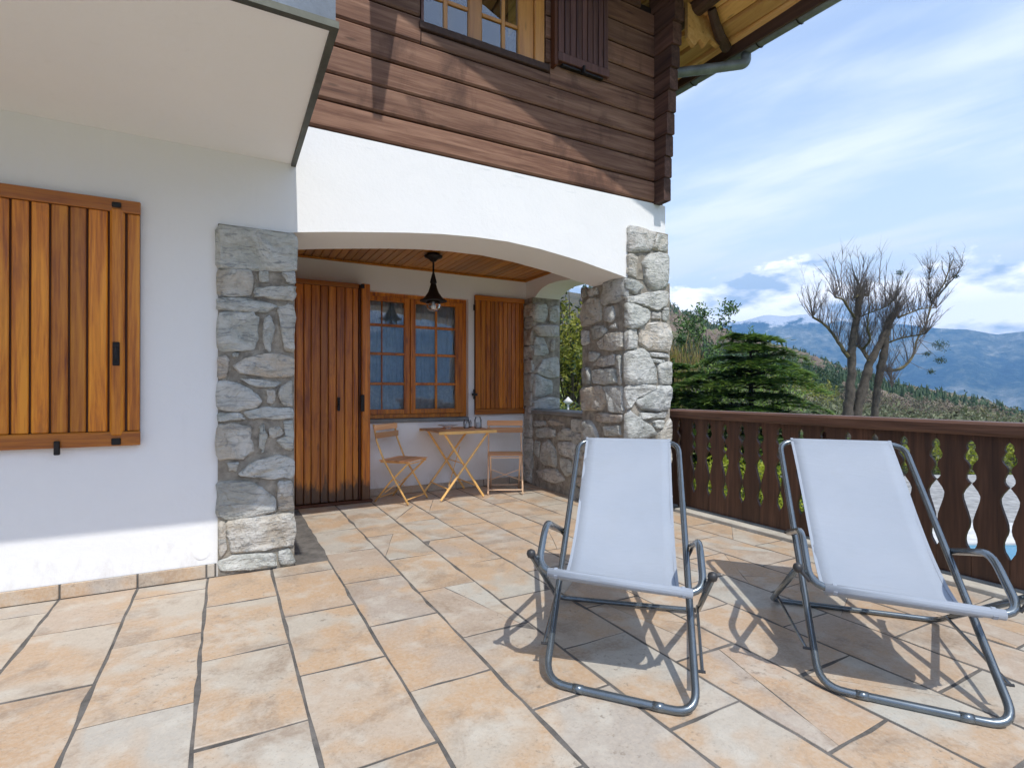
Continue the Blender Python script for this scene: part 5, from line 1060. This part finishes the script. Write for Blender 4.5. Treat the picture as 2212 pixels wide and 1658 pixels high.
# ---- bare pollarded tree
def bare_tree():
    R=random.Random(21); base=TB[0][0]; t=empty('pollarded_tree','bare pollarded tree with three dark trunks and long upright shoots behind the balustrade','tree',(base[0],base[1],base[2]))
    tr=MB(); bb=MB(); tw=MB()
    def smooth_path(P):
        pts=[Vector(p[:3]) for p in P]; rr=[p[3] for p in P]; o=[];q=[]
        for i in range(len(pts)-1):
            p0=pts[max(0,i-1)];p1=pts[i];p2=pts[i+1];p3=pts[min(len(pts)-1,i+2)]
            for k in range(4):
                u=k/4; c=.5*((2*p1)+(p2-p0)*u+(2*p0-5*p1+4*p2-p3)*u*u+(3*p1-p0-3*p2+p3)*u**3)
                c=c+Vector((R.uniform(-1,1),R.uniform(-1,1),0))*rr[i]*.12; o.append(c); q.append((rr[i]*(1-u)+rr[i+1]*u)*R.uniform(.9,1.12))
        o.append(pts[-1]); q.append(rr[-1]); return o,q
    starts=[]
    for k,P in enumerate(TB):
        o,q=smooth_path(P); q=[r*(.80 if k<3 else .60) for r in q]
        (tr if k<3 else bb).tube(o,q,9 if k<3 else 7)
        ss=[(a,b_) for a,b_ in zip(o,q) if b_<.10 and a.z>1.0]
        if ss: starts.append(ss)
    def shoot(a,e,r0):
        a=Vector(a);e=Vector(e);L=(e-a).length; m=a.lerp(e,.5)+Vector((R.uniform(-.06,.06),R.uniform(-.06,.06),-.02))*L
        tw.tube([a,m,e],[r0,r0*.7,r0*.28],4,cap=False)
        for k in range(int(4+L*5)):
            u=R.uniform(.3,1); p=a.lerp(m,u*2) if u<.5 else m.lerp(e,(u-.5)*2)
            d=((e-a).normalized()+rdir(R)*.55).normalized(); l=L*R.uniform(.12,.34)
            tw.tube([p,p+d*l*.6+Vector((0,0,.02)),p+d*l+Vector((0,0,.05*l))],[r0*.35,r0*.25,r0*.12],3,cap=False)
    for a,e in TS: shoot(a,e,.016)
    for i in range(1250):
        a,b_=R.choice(R.choice(starts)); L=R.uniform(.3,1.35)*(.5 if b_<.03 or a.z>3.9 else 1); d=Vector((R.uniform(-.6,.6),R.uniform(-.6,.6),1)).normalized()
        shoot(a,a+d*L*(1.5 if R.random()<.18 else 1),.006)
    for P in (TB[0][-1],TB[1][-1],TB[2][-1],TB[3][-1],TB[4][-1],TB[11][-1],TB[12][-1],TB[10][-1]):
        for i in range(9):
            d=Vector((R.uniform(-.6,.6),R.uniform(-.6,.6),1)).normalized(); shoot(Vector(P[:3]),Vector(P[:3])+d*R.uniform(.4,1.1),.013)
    for (a,e,rr) in (((19.75,8.88,2.88),(20.17,8.43,2.65),.26),((19.64,8.94,2.41),(19.79,8.63,2.39),.12),((19.75,8.88,2.88),(20.17,8.43,2.18),.17),((19.51,9.01,2.15),(19.9,8.57,1.82),.10),((19.16,9.2,4.6),(19.01,9.05,4.99),.11),((20.63,8.4,5.07),(20.58,8.2,4.86),.09)):
        shoot(a,e,.008); L=Leafs()
        for k in range(int(900*rr)):
            d=rdir(R); p=Vector(e)+d*rr*R.random()**.5; p.z=e[2]+(p.z-e[2])*.75; L.quad(p,rdir(R),.07,.02,0)
        L.out('leaf_clump',[M['darkleaf']],t,kind='stuff')
    tr.out('trunk',M['bark'],t,smooth=True); bb.out('limbs',M['bark_moss'],t,smooth=True); tw.out('shoots',M['twig'],t)
bare_tree()
# thin bare tree beside the pillar
def twiggy(x,y,z0,zt,label,seed,spread):
    R=random.Random(seed); t=empty('bare_tree',label,'tree',(x,y,z0)); m=MB(); tw=MB()
    m.tube([(x,y,z0),(x,y,(z0+zt)*.5),(x+.05,y,zt)],[.10,.055,.008],6)
    for i in range(64):
        u=R.uniform(.45,.98); p=Vector((x,y,z0+(zt-z0)*u)); d=Vector((R.uniform(-1,1),R.uniform(-1,1),R.uniform(.4,1.3))).normalized(); L=spread*(1.15-u)*R.uniform(.8,1.9)
        e=p+d*L; tw.tube([p,p.lerp(e,.5)-Vector((0,0,.05*L)),e],[.016,.010,.004],3,cap=False)
        for k in range(8):
            q=p.lerp(e,R.uniform(.3,1)); dd=(d+rdir(R)*.8).normalized(); tw.tube([q,q+dd*L*R.uniform(.15,.35)],[.006,.002],3,cap=False)
    m.out('trunk',M['bark'],t); tw.out('twigs',M['twig'],t)
twiggy(12.3,14.6,-2.6,6.1,'thin leafless tree top rising right beside the stone pillar',31,1.6)
# garden lamp seen through the porch opening
gl=empty('garden_lamp','small white garden lamp seen through the porch side opening','lamp',(5.1,7.45,-2.6))
MB().tube([(5.1,7.45,-2.6),(5.1,7.45,.98)],.018,8).out('post',M['white'],gl)
MB().lathe([(.02,.97),(.05,.99),(.085,1.02),(.03,1.07),(.006,1.10)],(5.1,7.45,0),14).out('hood',M['white'],gl,smooth=True)
# hedge mass low behind the side opening
leafy('hedge_bush',6.6,9.6,-2.6,.1,1.3,1.0,5200,[M['darkleaf'],M['willow']],'dark green bush low behind the porch side opening',52,.10,0,.06,(.55,.45),44,'bush')
# ------------------------------------------------------------------ haze
hz=MB().box(-7600,7600,-7600,7600,-700,1150).out('haze',None) if False else None
b=MB().box(-4900,4900,-4900,4900,-600,650)
me=bpy.data.meshes.new('haze'); me.from_pydata([tuple(v) for v in b.v],[],b.f); hm=bpy.data.materials.new('haze_air'); hm.use_nodes=True; nt=hm.node_tree; nt.nodes.clear()
o_=nt.nodes.new('ShaderNodeOutputMaterial'); pv=nt.nodes.new('ShaderNodeVolumePrincipled'); pv.inputs['Density'].default_value=HAZE_D; pv.inputs['Color'].default_value=HAZE_C; pv.inputs['Anisotropy'].default_value=.0
nt.links.new(pv.outputs[0],o_.inputs['Volume']); me.materials.append(hm); ho=bpy.data.objects.new('haze',me); COL.objects.link(ho); ho['kind']='stuff'; ho['label']='thin blue air between the terrace and the far mountains'; ho['category']='haze'
